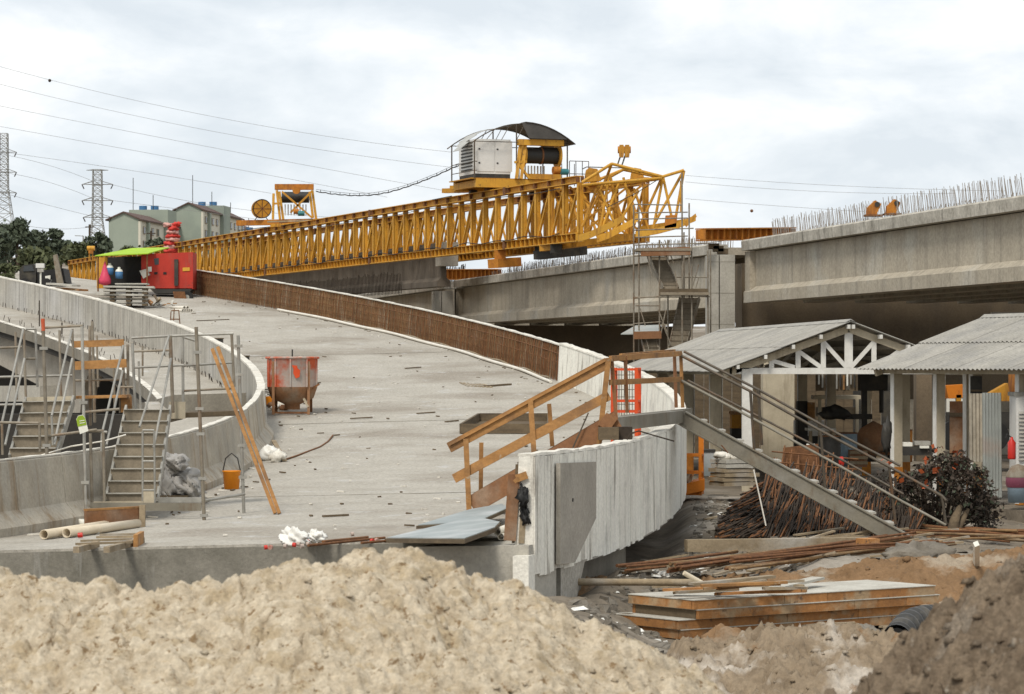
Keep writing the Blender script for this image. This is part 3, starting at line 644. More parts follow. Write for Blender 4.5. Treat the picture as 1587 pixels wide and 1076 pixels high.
# rusty steel beams on the piers
def steel_beam(label, p, q, w_, h_, m):
    t = thing('steel_beam', label, 'steel beam', (Vector(p)+Vector(q))/2)
    p, q = Vector(p), Vector(q)
    MB().ibeam(p, q, w_, h_, .05).build('beam', m, t)
    mb = MB(); d = (q-p); n = int(d.length/.45)
    for k in range(n+1):
        c = p+d*(k/n); mb.beam(c-Vector((0,0,h_/2-.06)), c+Vector((0,0,h_/2-.06)), w_*.9, .02, d)
    mb.build('web_stiffeners', m, t, kind='stuff')
    return t
steel_beam('orange steel beam on the pier top beside the scaffold tower', at(1086,364,112.5), at(1226,362,118), .5, .5, M['rustor'])
steel_beam('orange steel beam lying on the short far pier', at(662,426,165), at(772,425,172), .5, .62, M['rustor'])
tb = thing('timber_blocks', 'grey timber packing blocks under the orange beam on the pier', 'timber packing', at(1113,390,113.6))
for k in range(3): MB().box(at(1106+k*7, 382+k*4, 113.8), (.4,.5,.22)).build('block', M['wooddk'], tb)
rg = []
for k, (u, v, lb) in enumerate(((1353,323,'rusty brown winch block on the viaduct edge, left of two'),(1383,321,'rusty brown winch block on the viaduct edge, right of two'))):
    p = at(u, v, 98.7); t = thing('winch_block', lb, 'winch block', p-Vector((0,0,.2)), 'winch blocks on the viaduct edge')
    MB().prism([p+Vector(q) for q in ((-.22,-.2,-.22),(.10,-.2,-.22),(.26,-.2,.14),(.05,-.2,.26),(-.2,-.2,.02))], (0,.4,0)).build('body', M['rustor'], t)
    MB().tube(p+Vector((.12,-.24,.12)), p+Vector((.12,.24,.12)), .09, 10).build('roller', M['dark'], t)
    MB().box(p+Vector((0,0,-.25)), (.6,.5,.06)).build('base', M['rust'], t)

# ================================================================ the launching gantry
GA = Vector((.9389,.3441,0)); GL = Vector((-.3441,.9389,0)); G0 = Vector((3.16,135.0,H))
def G(w_, l, z): return G0+GA*w_+GL*l+Vector((0,0,z))
ZB, ZT, LP = 5.72, 8.78, 1.87
gt = thing('launching_gantry', 'long yellow lattice launching gantry of two parallel trusses over the viaduct', 'gantry', G(1.65, 55, ZB))
NPAN = 63; LT = NPAN*LP
I4 = GL
def vmesh(nm, wd, th_, hgt, m): return MB().box((0,0,hgt/2), (th_, wd, hgt)).mesh(nm, m)
hv = ZT-ZB-.75
RG = Matrix((GA, GL, Vector((0,0,1)))).transposed().to_4x4()
for w_ in (0.0, 3.3):
    m = M['yellow'] if w_ == 0 else M['yellow2']
    mb = MB(); mb.ibeam(G(w_, 0, ZT-.17), G(w_, LT, ZT-.17), .40, .34, .035)
    tcb = mb.build('top_chord', m, gt)
    mb = MB(); mb.ibeam(G(w_, 0, ZB+.2), G(w_, LT, ZB+.2), .44, .40, .035); bcb = mb.build('bottom_chord', m, gt)
    mb = MB()
    for k in range(NPAN*3+1):
        for sgn in (-1, 1): mb.beam(G(w_+sgn*.12, k*LP/3, ZB+.04), G(w_+sgn*.12, k*LP/3, ZB+.36), .18, .035, GL)
    mb.build('stiffeners', m, bcb, kind='stuff')
    mb = MB()
    for k in range(NPAN+1):
        for sgn in (-1, 1): mb.beam(G(w_+sgn*.12, k*LP, ZT-.30), G(w_+sgn*.12, k*LP, ZT-.04), .16, .04, GL)
    mb.build('stiffeners', M['rust'], tcb, kind='stuff')
    for k in range(5, NPAN, 12):
        mb = MB(); mb.box(G(w_, k*LP+.4, ZT-.17), (.46,.30,.37), math.atan2(GA.y, GA.x)); mb.build('splice_plate', M['rust'], tcb)
        mb = MB(); mb.box(G(w_, k*LP+.4, ZB+.2), (.5,.26,.43), math.atan2(GA.y, GA.x)); mb.build('splice_plate', M['rust'], bcb)
    vm = MB().ibeam((0,0,0), (0,0,hv), .19, .26, .02, up=(1,0,0)).mesh('vertical', m)
    for k in range(NPAN+1): put(vm, 'vertical', gt, Matrix.Translation(G(w_, k*LP, ZB+.4)) @ RG)
    p, q = Vector((0, LP*.98-.1, 0)), Vector((0, .1, hv))
    dm = MB().beam(p, q, .105, .105).mesh('diagonal', m)
    for k in range(NPAN): put(dm, 'diagonal', gt, Matrix.Translation(G(w_, k*LP, ZB+.4)) @ RG)
    if w_ > 0:
        dm2 = MB().beam((0,.1,0), (0,LP-.1,hv), .085, .085).mesh('diagonal', m)
        for k in range(8, NPAN): put(dm2, 'diagonal', gt, Matrix.Translation(G(w_, k*LP, ZB+.4)) @ RG)
# light bracing between the two trusses
for k in range(0, NPAN+1, 3):
    MB().beam(G(.1, k*LP, ZB+.33), G(3.2, k*LP, ZB+.33), .12, .12).build('cross_tie', M['yellow2'], gt)
for k in (12, 30, 48): MB().beam(G(.1, k*LP, ZT-.2), G(3.2, k*LP, ZT-.2), .12, .12).build('cross_tie', M['yellow2'], gt)
# X bracing of the last bays, near end
for k in range(0, 8):
    MB().beam(G(3.15, k*LP, ZB+.45), G(3.15, (k+1)*LP, ZT-.4), .10, .10).build('brace', M['yellow2'], gt)
for k in range(0, 3):
    MB().beam(G(.2, k*LP, ZB+.45), G(3.1, k*LP, ZT-.4), .09, .09).build('brace', M['yellow2'], gt)
    MB().beam(G(3.1, k*LP, ZB+.45), G(.2, k*LP, ZT-.4), .09, .09).build('brace', M['yellow2'], gt)
# the nose
def nb(uvY, uvY2, r=.075, m=M['yellow'], nm='nose_strut'):
    MB().tube(at(*uvY), at(*uvY2), r, 8).build(nm, m, gt)
YN, YF = 133.5, 134.5
for a, b, y0, y1 in (((902,283),(948,254),YN,YN),((948,254),(1027,274),YN,YN),((915,284),(966,263),YF,YF),((966,263),(1027,276),YF,YN),((1027,274),(1060,264),YN,YN),
        ((940,276),(948,254),YF,YN),((966,263),(944,275),YF,YF),((902,287),(1026,276),YN,YN),((925,290),(1026,277),YF,YN)):
    nb((*a, y0), (*b, y1), .07)
for a, b in (((1026,275),(986,362)),((1027,276),(1012,358)),((1028,276),(1042,342)),((1060,264),(1015,345)),((1060,265),(1046,344)),((1056,280),(1056,330)),((982,292),(1006,358)),((942,272),(902,352)),((944,272),(930,356)),((946,274),(962,344)),((960,282),(934,352)),((966,275),(985,345)),((990,295),(950,360)),((925,293),(905,345)),((930,296),(955,352))):
    nb((*a, 133.8), (*b, 133.9), .065, M['yellow'] if random.random() < .6 else M['yellow2'])
for pts, y in (([(896,370),(915,364),(938,353),(958,343),(968,336)],132.6),([(925,371),(945,364),(965,353),(980,345),(990,336)],133.6)):
    mb = MB(); q = [at(u, v, y) for u, v in pts]
    secs = [[c+Vector((0,-.15,-.16)), c+Vector((0,.15,-.16)), c+Vector((0,.15,.16)), c+Vector((0,-.15,.16))] for c in q]
    mb.loft(secs); mb.build('curved_arm', M['yellow'], gt)
for k, (pts, y) in enumerate((([(985,364),(1020,358),(1050,350),(1078,338)],133.2),([(990,356),(1030,350),(1062,344)],135.0))):
    mb = MB(); q = [at(u, v, y) for u, v in pts]
    mb.loft([[c+Vector((0,-.2,-.14)), c+Vector((0,.2,-.14)), c+Vector((0,.2,.14)), c+Vector((0,-.2,.14))] for c in q]); mb.build('nose_beam', M['yellow'], gt)
MB().prism([at(1032,334,133), at(1050,333,133), at(1048,352,133), at(1030,354,133)], (0,.5,0)).build('nose_plate', M['rustor'], gt)
MB().prism([at(1060,345,132.4), at(1078,331,132.4), at(1080,336,132.4), at(1064,352,132.4)], (0,.3,0)).build('nose_plate', M['yellow2'], gt)
MB().path([at(1027,274,133.5), at(985,300,133.5), at(940,322,133.5)], .018, 4).build('stay_cable', M['dark'], gt)
# cheek plates with rollers on the end of the top chords
for (u0, u1, y) in ((905,932,134.2),(976,1000,137)):
    MB().prism([at(u0,283,y), at(u0+3,264,y), at(u0+8,260,y), at(u1-6,262,y), at(u1,280,y)], (0,.5,0)).build('cheek_plate', M['yellow2'], gt)
mb = MB()
mb.path([at(u, v, 134) for u, v in ((903,262),(909,259),(985,261),(992,268))], .025, 5); mb.build('guard_rail', M['darkrail'], gt)
# support legs on the viaduct
for u, v0, v1, y in ((775,388,402,145),(862,378,392,138),(838,380,400,141)):
    MB().prism([at(u-9,v0,y), at(u+9,v0,y), at(u+9,v1,y), at(u-9,v1,y)], (0,.8,0)).build('support_leg', M['rustor'] if u < 800 else M['dark'], gt)
MB().beam(at(764,409,145), at(800,406,146), .8, .45).build('support_foot', M['rustor'], gt)
MB().beam(at(832,396,141), at(905,388,139), .5, .42).build('support_foot', M['dark'], gt)
MB().beam(at(840,385,139.5), at(980,368,134.5), .34, .3).build('support_beam', M['yellow2'], gt)
mb = MB(); mb.path([G(-.26, l, ZB+.5+.05*math.sin(l*1.3)-.10*abs(math.sin(l*.42))) for l in np.linspace(2, 112, 160)], .022, 4); mb.build('power_cable', M['black'], gt)
mb = MB(); mb.path([G(-.24, l, ZT-.42-.12*abs(math.sin(l*.28))) for l in np.linspace(2, 60, 100)], .018, 4); mb.build('control_cable', M['dark'], gt)
mb = MB()
for w_ in (.9, 1.35): mb.tube(G(w_, -.05, ZB+.4), G(w_, -.05, ZT), .03, 5)
for k in range(9): mb.tube(G(.9, -.05, ZB+.6+k*.3), G(1.35, -.05, ZB+.6+k*.3), .02, 4)
mb.build('ladder', M['yellow2'], gt, kind='stuff')
hk = thing('hook_block', 'yellow pulley block standing on two thin legs above the gantry nose', 'pulley block', at(960,256,134))
for du in (0, 7): MB().beam(at(957+du,256,134), at(961+du+1,241,134), .07, .07).build('leg', M['darkrail'], hk)
c = at(967.5,234,134)
for sx in (-.13, .13): MB().prism([c+Vector((sx-.09,-.18,-.3)), c+Vector((sx+.09,-.18,-.3)), c+Vector((sx+.13,-.18,.05)), c+Vector((sx+.09,-.18,.27)), c+Vector((sx-.09,-.18,.27)), c+Vector((sx-.13,-.18,.0))], (0,.36,0)).build('cheek', M['yellow2'], hk)
MB().tube(c+Vector((-.3,0,.05)), c+Vector((.3,0,.05)), .16, 12).build('pulley', M['rustor'], hk)
h2 = thing('hook_block', 'small yellow pulley block above the far left end of the gantry', 'pulley block', at(141,396,231))
c = at(141,388,231)
MB().box(c, (.35,.3,.55)).build('cheek', M['rustor'], h2); MB().tube(c+Vector((-.3,0,.15)), c+Vector((.3,0,.15)), .2, 10).build('pulley', M['yellow'], h2)
for du in (-3, 3): MB().beam(at(141+du,405,231), at(141+du*.6,384,231), .08, .08).build('leg', M['yellow2'], h2)
# precast girder carried inside the gantry
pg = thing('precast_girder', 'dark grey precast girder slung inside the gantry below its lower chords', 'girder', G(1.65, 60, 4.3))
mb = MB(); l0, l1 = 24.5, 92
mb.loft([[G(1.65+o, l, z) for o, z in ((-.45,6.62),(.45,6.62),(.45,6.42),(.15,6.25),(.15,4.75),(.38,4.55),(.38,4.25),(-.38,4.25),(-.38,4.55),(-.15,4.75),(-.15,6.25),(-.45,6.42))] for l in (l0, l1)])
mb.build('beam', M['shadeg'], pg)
mb = MB()
for k in range(230):
    l = l0+6+k*.27; mb.path([G(1.1, l, 5.2+random.uniform(-.1,.1)), G(1.05, l-.35, 4.0)], .02, 4)
mb.build('hanging_bars', M['rebard'], pg, kind='stuff')
MB().box(G(1.65, 24.0, 6.0), (1.0,.9,1.3), math.atan2(GA.y, GA.x)).build('end_block', M['pier'], pg)

YAW = math.atan2(GA.y, GA.x)
# ---- front winch carriage
wc = thing('winch_carriage', 'yellow winch carriage with a white generator cabinet under a broken curved roof', 'winch carriage', G(1.6, 12.5, 8.95))
LF = 12.0
def bx(c, d, nm, m, par=wc): return MB().box(G(*c), d, YAW).build(nm, m, par)
for l in (LF, LF+3.2): bx((1.55, l, 9.12), (5.0,.3,.42), 'frame_beam', M['yellow'])
for w_ in (-.8, 1.6, 3.9): bx((w_, LF+1.6, 9.1), (.3,3.0,.34), 'frame_beam', M['yellow2'])
bx((0.0, LF+.6, 8.87), (.35,.35,.17), 'wheel_box', M['rust']); bx((3.3, LF+.6, 8.87), (.35,.35,.17), 'wheel_box', M['rust'])
bx((.0, LF+3, 8.87), (.35,.35,.17), 'wheel_box', M['dark']); bx((3.3, LF+3, 8.87), (.35,.35,.17), 'wheel_box', M['dark'])
MB().beam(at(688,296,152), at(790,294,148.5), .3, .24).build('side_walkway', M['yellow2'], wc)
MB().beam(at(700,291,151), at(862,286,146), .3, .2).build('side_walkway', M['yellow2'], wc)
bx((1.4, LF+1.6, 9.36), (5.2,3.4,.05), 'floor_plate', M['yellow2'])
cab = bx((.05, LF+1.35, 10.48), (1.9,2.5,1.75), 'generator_cabinet', M['whitecab'])
bx((.05, LF+1.35, 9.5), (1.86,2.46,.24), 'cabinet_base', M['dark'])
for w_ in (-.35, .62):
    MB().box(G(w_, LF+.085, 10.5), (.9,.02,1.55), YAW).build('door', M['whitecab'], cab)
    for z in (10.15, 10.85): MB().box(G(w_-.34 if w_ > 0 else w_-.34, LF+.07, z), (.09,.03,.07), YAW).build('door_latch', M['black'], cab)
mb = MB()
for k in range(9): mb.box(G(-.92, LF+1.35, 9.85+k*.17), (.03,1.7,.07), YAW)
mb.build('louvre_slats', M['dark'], cab, kind='stuff')
# winch portal
for w_ in (1.35, 1.62): MB().beam(G(w_-.18, LF-.25, 9.36), G(w_+.1, LF-.1, 11.1), .16, .16).build('portal_leg', M['yellow'], wc)
MB().beam(G(1.1, LF-.2, 10.2), G(1.75, LF-.2, 10.25), .12, .12).build('portal_tie', M['yellow'], wc)
MB().beam(G(1.2, LF-.2, 10.2), G(1.9, LF-.2, 9.4), .12, .12).build('portal_tie', M['yellow'], wc)
MB().beam(G(1.3, LF-.15, 11.22), G(3.72, LF-.15, 11.22), .36, .3).build('portal_beam', M['yellow'], wc)
MB().beam(G(3.75, LF+.6, 9.36), G(3.7, LF+.6, 11.1), .16, .16).build('portal_leg', M['yellow'], wc)
MB().tube(G(1.85, LF+.5, 10.62), G(3.62, LF+.5, 10.62), .42, 20).build('cable_drum', M['drum'], wc)
for w_ in (1.78, 3.68):
    MB().tube(G(w_-.05, LF+.5, 10.62), G(w_+.05, LF+.5, 10.62), .62, 24).build('drum_flange', M['yellow'], wc)
MB().tube(G(2.72, LF+.5, 10.62), G(2.80, LF+.5, 10.62), .45, 20).build('rope_band', M['rust'], wc)
MB().beam(G(1.9, LF-.1, 9.5), G(3.6, LF-.1, 9.5), .3, .28).build('drum_base', M['yellow2'], wc)
MB().tube(G(3.25, LF, 9.85), G(3.65, LF, 9.85), .2, 14).build('gearbox', M['rustor'], wc)
MB().tube(G(3.6, LF-.15, 9.78), G(4.0, LF-.15, 9.78), .16, 14).build('motor', M['teal'], wc)
for k in range(9): bx((2.0+k*.17, LF+1.6, 9.8), (.07,.06,.75), 'radiator_bar', M['white'])
# roof: curved sheets on posts and bow trusses
def roofp(x): return 12.20-1.05*((x-1.5)/2.75)**2
def roof_strip(x0, x1, l0, l1, m, dip=0):
    n = 8; up = []; lo = []
    xs_ = np.linspace(x0, x1, n)
    mb = MB(); mb.loft([[G(x, l0, roofp(x)-dip), G(x, l1, roofp(x)-dip), G(x, l1, roofp(x)-dip+.03), G(x, l0, roofp(x)-dip+.03)] for x in xs_]); return mb
for k in range(6): roof_strip(1.55+.04*(k % 2), 4.25, LF-.6+k*.72, LF-.6+k*.72+.71, M['roofdk']).build('roof_sheet', M['roofdk'], wc)
for k, (x0, x1) in enumerate(((-1.75,-1.2),(-1.35,-.5),(-.9,.3),(-.4,.9))): roof_strip(x0, x1, LF+.2+k*.75, LF+1.1+k*.75, M['rooflt'], .03*k).build('roof_sheet', M['rooflt'], wc)
MB().prism([G(x, LF-.55, roofp(x)-.02) for x in np.linspace(1.35, 4.25, 12)]+[G(3.85, LF-.55, 11.40), G(1.75, LF-.55, 11.40)], GL*.03).build('gable_sheet', M['roofdk'], wc)
for l in (LF-.2, LF+3.3):
    mb = MB(); mb.path([G(x, l, roofp(x)-.06) for x in np.linspace(-1.3, 4.15, 16)], .03, 5); mb.build('roof_bow', M['darkrail'], wc)
    MB().tube(G(-1.1, l, roofp(-1.1)-.05), G(4.1, l, roofp(4.1)-.05), .022, 5).build('roof_tie', M['darkrail'], wc)
    for x in (-.4, .4, 1.2): MB().tube(G(x, l, 11.32), G(x+.45, l, roofp(x+.45)-.06), .018, 4).build('bow_strut', M['darkrail'], wc)
    for x in (-1.05, 1.2, 3.95): MB().tube(G(x, l, 9.36), G(x, l, roofp(x)-.05), .035, 6).build('roof_post', M['darkrail'], wc)
for z in (9.75, 10.2):
    MB().tube(G(-1.05, LF-.2, z), G(-1.05, LF+3.3, z), .022, 5).build('side_rail', M['darkrail'], wc)
    MB().tube(G(-1.05, LF-.2, z), G(-.9, LF-.2, z), .022, 5).build('side_rail', M['darkrail'], wc)
for x in (4.15, 4.5, 4.85, 5.2): MB().tube(G(x, LF, 9.2), G(x, LF, 10.35), .022, 5).build('cage_post', M['darkrail'], wc)
for z in (9.7, 10.35): MB().tube(G(4.15, LF, z), G(5.2, LF, z), .02, 5).build('cage_rail', M['darkrail'], wc)
for x in (4.5, 5.2): MB().tube(G(x, LF+2, 9.2), G(x, LF+2, 10.35), .022, 5).build('cage_post', M['darkrail'], wc)

# ---- rear winch carriage
rc = thing('winch_carriage', 'smaller yellow winch carriage with a cable reel on the far part of the gantry', 'winch carriage', G(1.5, 52, 8.95))
LR = 50.6
def by(c, d, nm, m): return MB().box(G(*c), d, YAW).build(nm, m, rc)
MB().beam(at(369,346,187), at(503,343,184), .45, .34).build('frame_beam', M['rustor'], rc)
MB().beam(at(420,350,183), at(500,346,182), .3, .2).build('frame_beam', M['yellow2'], rc)
MB().beam(at(415,344,182), at(497,341.5,181), .2, .09).build('plank', M['woodgr'], rc)
by((0, LR+.4, 8.88), (.4,.4,.2), 'wheel_box', M['rust']); by((3.1, LR+.4, 8.88), (.4,.4,.2), 'wheel_box', M['rust'])
MB().beam(at(426,290,184.5), at(486,290,184.5), .4, .36).build('portal_beam', M['rustor'], rc)
for a, b in (((429,295),(434,340)),((484,295),(490,340)),((433,297),(439,340)),((480,297),(485,338)),((424,300),(423,340))):
    MB().beam(at(*a, 184.4), at(*b, 184.4), .15, .15).build('portal_leg', M['yellow'], rc)
for a, b in (((437,297),(484,338)),((484,296),(450,330)),((424,316),(435,315))):
    MB().beam(at(*a, 184.1), at(*b, 184.1), .12, .12).build('portal_brace', M['yellow2'], rc)
MB().tube(at(437,306,186), at(479,306,186), .36, 18).build('cable_drum', M['drum'], rc)
MB().tube(at(459,295,184.1), at(460,295,185.2), .24, 16).build('pulley', M['rustor'], rc)
for k in range(8): MB().beam(at(442+k*4.6,317,186.5), at(442+k*4.6,334,186.5), .07, .07).build('radiator_bar', M['white'], rc)
MB().tube(at(455,328,183.9), at(463,328,183.9), .16, 12).build('gearbox', M['rustor'], rc)
MB().tube(at(462,331,183.8), at(472,331,183.8), .16, 12).build('motor', M['teal'], rc)
c = at(405,324,186); dn = Vector((.30,-.95,0)).normalized()
MB().tube(c-dn*.25, c+dn*.25, .36, 20).build('reel_core', M['rust'], rc)
for s_ in (-.25, .25):
    d_ = MB().tube(c+dn*(s_-.03), c+dn*(s_+.03), .60, 28).build('reel_flange', M['yellow2'], rc)
    for k in range(4):
        a = Vector((0,0,1))*math.sin(k*PI/4)+Vector((dn.y,-dn.x,0))*math.cos(k*PI/4); MB().beam(c+dn*(s_+.035)-a*.57, c+dn*(s_+.035)+a*.57, .04, .02, dn).build('reel_spoke', M['rust'], d_)
mb = MB(); mb.path([c+dn*.27+(Vector((0,0,1))*math.sin(t)+Vector((dn.y,-dn.x,0))*math.cos(t))*.59 for t in np.linspace(0, 2*PI, 28, endpoint=False)], .035, 5, closed=True); mb.build('reel_rim', M['black'], rc)
for du in (-9, 9): MB().tube(c+Vector((du*.012,0,-.3)), at(405+du*1.2,342,186), .03, 5).build('reel_leg', M['darkrail'], rc)
# festoon cable between the two carriages
fc = thing('festoon_cable', 'dark wavy festoon cable sagging between the two winch carriages', 'cable', at(600,302,170))
fp = [(490,295),(515,299),(545,301.5),(575,301),(600,297),(625,290),(650,281),(675,271),(694,262),(712,254)]
fa = np.array(fp, float); us = np.linspace(490, 712, 140); vs_ = np.interp(us, fa[:,0], fa[:,1])
k5 = np.ones(9)/9; vs_ = np.convolve(np.pad(vs_, 4, 'edge'), k5, 'valid')
ys_ = np.interp(us, [490,712], [184.5,150.5])
MB().path([at(u, v-1.5, y) for u, v, y in zip(us, vs_, ys_)], .012, 4).build('messenger_wire', M['dark'], fc)
mb = MB(); mb.path([at(u, v+1.2+1.1*abs(math.sin((u-490)/15*PI)), y) for u, v, y in zip(us, vs_, ys_)], .034, 5); mb.build('hanging_cable', M['black'], fc)
mb = MB()
for uu in np.arange(497, 712, 15): v = float(np.interp(uu, us, vs_)); y = float(np.interp(uu, us, ys_)); mb.tube(at(uu, v-1.5, y), at(uu, v+1.5, y), .02, 4)
mb.build('cable_hangers', M['dark'], fc, kind='stuff')
mb = MB(); mb.path([at(370,357,190), at(480,345,178), at(600,324,164), at(700,304,151)], .025, 4); tag(mb.build('haul_rope', M['dark']), 'taut dark haul rope running just above the gantry top chord', 'rope')

# ================================================================ scaffold stair tower by the pier
st = thing('scaffold_tower', 'tall scaffold stair tower against the viaduct pier with zigzag stairs', 'scaffold', at(1040,560,108)+Vector((0,0,-.3)))
YT, YB = 107.5, 109.3
def sp(u0, v0, u1, v1, y0=YT, y1=None, r=.03, nm='scaffold_pole', m=M['galvd']): return MB().tube(at(u0, v0, y0), at(u1, v1, y1 or y0), r, 6).build(nm, m, st)
for u, v0, y in ((982,318,YT),(1022,372,YT),(1057,268,YT),(1072,370,YT),(1097,388,YT),(1101,388,YB),(990,320,YB),(1068,315,YB),(1060,360,YB),(1035,372,YB)): sp(u, v0, u+.5, 640, y)
for u0, v0, u1, v1, y in ((982,317,1057,318,YT),(984,340,1066,338,YT),(982,357,1075,354,YT),(982,380,1100,377,YB),(981,397,1072,395,YT),(981,461,1100,460,YT),(981,463,1022,459,YT),(985,474,1022,474,YT),(981,502,1025,499,YT),(1020,430,1097,430,YB),(985,523,1010,523,YT),(984,330,1066,329,YB),(985,368,1066,366,YT)): sp(u0, v0, u1, v1, y, r=.026, nm='ledger')
for v, x0, x1 in ((456,1022,1097),(388,985,1070)): MB().beam(at(x0, v, YT+.4), at(x1, v, YT+.4), 1.4, .1).build('landing', M['riser'], st)
MB().beam(at(1022,453,YT-.25), at(1097,453,YT-.25), .05, .26).build('toe_board', M['wooddk'], st)
MB().beam(at(993,391,YT-.25), at(1070,389,YT-.25), .05, .30).build('toe_board', M['woodb'], st)
MB().beam(at(982,520,YT-.2), at(1025,519,YT-.2), .05, .28).build('toe_board', M['woodb'], st)
def flight(parent, a0, a1, b0, b1, n, mr, ms, mn, th_=.03, part='stair_flight'):
    """a0,a1: bottom left/right, b0,b1: top left/right (world). Closed risers with worn edges."""
    a0, a1, b0, b1 = map(Vector, (a0, a1, b0, b1)); fl = MB().beam(a0, b0, .04, .18).build(part, ms, parent)
    MB().beam(a1, b1, .04, .18).build('stringer', ms, fl)
    dv = (b0-a0)/n; dh = Vector((dv.x, dv.y, 0)); dz = Vector((0,0,dv.z))
    for k in range(n):
        l = a0+dv*k; r_ = a1+(b1-a1)/n*k
        MB().hexa([l, r_, r_+dh*.12, l+dh*.12, l+dz*.93, r_+dz*.93, r_+dh*.12+dz*.93, l+dh*.12+dz*.93]).build('riser', mr, fl)
        MB().hexa([l+dz*.94-dh*.12, r_+dz*.94-dh*.12, r_+dh+dz*.94, l+dh+dz*.94, l+dz-dh*.12, r_+dz-dh*.12, r_+dh+dz, l+dh+dz]).build('tread', mn, fl)
    return fl
flight(st, at(1028,448,YT+.2), at(1051,448,YT+.2), at(1005,398,YB-.2), at(1030,398,YB-.2), 9, M['riser'], M['galvd'], M['riser'])
flight(st, at(1036,545,YT+.2), at(1062,545,YT+.2), at(1054,462,YB-.2), at(1084,462,YB-.2), 10, M['riser'], M['galvd'], M['wooddk'])
flight(st, at(1002,560,YT), at(1024,560,YT), at(994,524,YB-.4), at(1016,524,YB-.4), 5, M['riser'], M['galvd'], M['riser'])
for a, b in (((1011,430),(1000,385)),((1014,420),(1002,375)),((1037,410),(1025,375)),((1044,408),(1030,372)),((1073,445),(1083,410)),((1078,447),(1083,430)),((1026,500),(1040,535)),((1020,480),(1034,515)),((1032,480),(1024,520)),((1000,520),(1010,560)),((992,478),(1000,505)),((1046,420),(1050,446)),((1058,405),(1057,448))): sp(*a, *b, YT-.1, r=.024, nm='handrail')
sc2 = thing('corrugated_canopy', 'small pale corrugated canopy sheet below the scaffold tower', 'canopy', at(985,520,110))
MB().hexa([at(962,519,108), at(1022,518,108), at(1024,505,112), at(985,506,112), at(962,517.5,108), at(1022,516.5,108), at(1024,503.5,112), at(985,504.5,112)]).build('sheet', M['corr'], sc2)

# ================================================================ background
def tower_block(label, P, vw, floors=4):
    pass
def box_uv(u0, u1, vt, vb, Y, dep): return None
def apartment(label, uc, Yc, zb, hgt, front, depth, ang, nwin, stair_h):
    """gable end (front wide, facing us) and long side receding to the right with window columns."""
    o = at(uc, 565, Yc); o.z = zb; t = thing('apartment_block', label, 'apartment block', o)
    ca, sa = math.cos(ang), math.sin(ang); ax = Vector((ca, sa, 0)); ay = Vector((-sa, ca, 0))
    def q(x, y, z): return o+ax*x+ay*y+Vector((0,0,z))
    rise = 1.25
    MB().prism([q(0,0,0), q(front,0,0), q(front,0,hgt), q(front/2,0,hgt+rise), q(0,0,hgt)], ay*.5).build('gable_wall', M['green'], t)
    MB().prism([q(.02,.5,0), q(front-.02,.5,0), q(front-.02,.5,hgt-.05), q(front/2,.5,hgt+rise-.1), q(.02,.5,hgt-.05)], ay*(depth-.5)).build('wall', M['creamw'], t)
    rf = MB().hexa([q(front/2,-.4,hgt+rise), q(front+.6,-.4,hgt-.3), q(front+.6,depth,hgt-.3), q(front/2,depth,hgt+rise), q(front/2,-.4,hgt+rise+.25), q(front+.6,-.4,hgt-.05), q(front+.6,depth,hgt-.05), q(front/2,depth,hgt+rise+.25)]).build('roof', M['tile'], t)
    MB().hexa([q(-.6,-.4,hgt-.3), q(front/2,-.4,hgt+rise), q(front/2,depth,hgt+rise), q(-.6,depth,hgt-.3), q(-.6,-.4,hgt-.05), q(front/2,-.4,hgt+rise+.25), q(front/2,depth,hgt+rise+.25), q(-.6,depth,hgt-.05)]).build('roof', M['tile'], t)
    bh = hgt+rise+stair_h
    cx0 = -1.2; core = MB().hexa([q(cx0,depth*.44,hgt-4), q(front+.8,depth*.44,hgt-13), q(front+.8,depth*.60,hgt-13), q(cx0,depth*.60,hgt-4), q(cx0,depth*.44,bh), q(front+.8,depth*.44,bh), q(front+.8,depth*.60,bh), q(cx0,depth*.60,bh)]).build('stair_core', M['green'], t)
    for x in (cx0+2.2, cx0+4.6): MB().tube(q(x,depth*.5,bh), q(x,depth*.5,bh+.9), .8, 12).build('water_tank', M['blue'], core)
    for x, hh in ((cx0+.4,6.5),(cx0+4.5,3)): MB().tube(q(x,depth*.48,bh), q(x,depth*.48,bh+hh), .07, 4).build('antenna', M['dark'], core)
    for gx_ in (front+.0,):
        MB().hexa([q(front-.1,-.05,0), q(front+.35,-.05,0), q(front+.35,1.0,0), q(front-.1,1.0,0), q(front-.1,-.05,hgt-.4), q(front+.35,-.05,hgt-.4), q(front+.35,1.0,hgt-.4), q(front-.1,1.0,hgt-.4)]).build('corner_strip', M['creamw'], t)
        MB().hexa([q(front-.1,5.6,0), q(front+.5,5.6,0), q(front+.5,6.9,0), q(front-.1,6.9,0), q(front-.1,5.6,hgt-.4), q(front+.5,5.6,hgt-.4), q(front+.5,6.9,hgt-.4), q(front-.1,6.9,hgt-.4)]).build('green_strip', M['green'], t)
    ys = [3.0, 9.5, 13.5, 27.5, 31.5, 35.5, 39.5][:nwin]
    for fl in range(floors_):
        z = hgt-2.75-fl*2.75
        for y in ys:
            wn = MB().hexa([q(front,y,z), q(front+.12,y,z), q(front+.12,y+1.7,z), q(front,y+1.7,z), q(front,y,z+1.5), q(front+.12,y,z+1.5), q(front+.12,y+1.7,z+1.5), q(front,y+1.7,z+1.5)]).build('window', M['woodgr'], t)
            for k in (0, 1): MB().hexa([q(front+.1,y+.15+k*.75,z+.15), q(front+.16,y+.15+k*.75,z+.15), q(front+.16,y+.8+k*.75,z+.15), q(front+.1,y+.8+k*.75,z+.15), q(front+.1,y+.15+k*.75,z+1.35), q(front+.16,y+.15+k*.75,z+1.35), q(front+.16,y+.8+k*.75,z+1.35), q(front+.1,y+.8+k*.75,z+1.35)]).build('pane', M['glass'], wn)
    return t
floors_ = 4
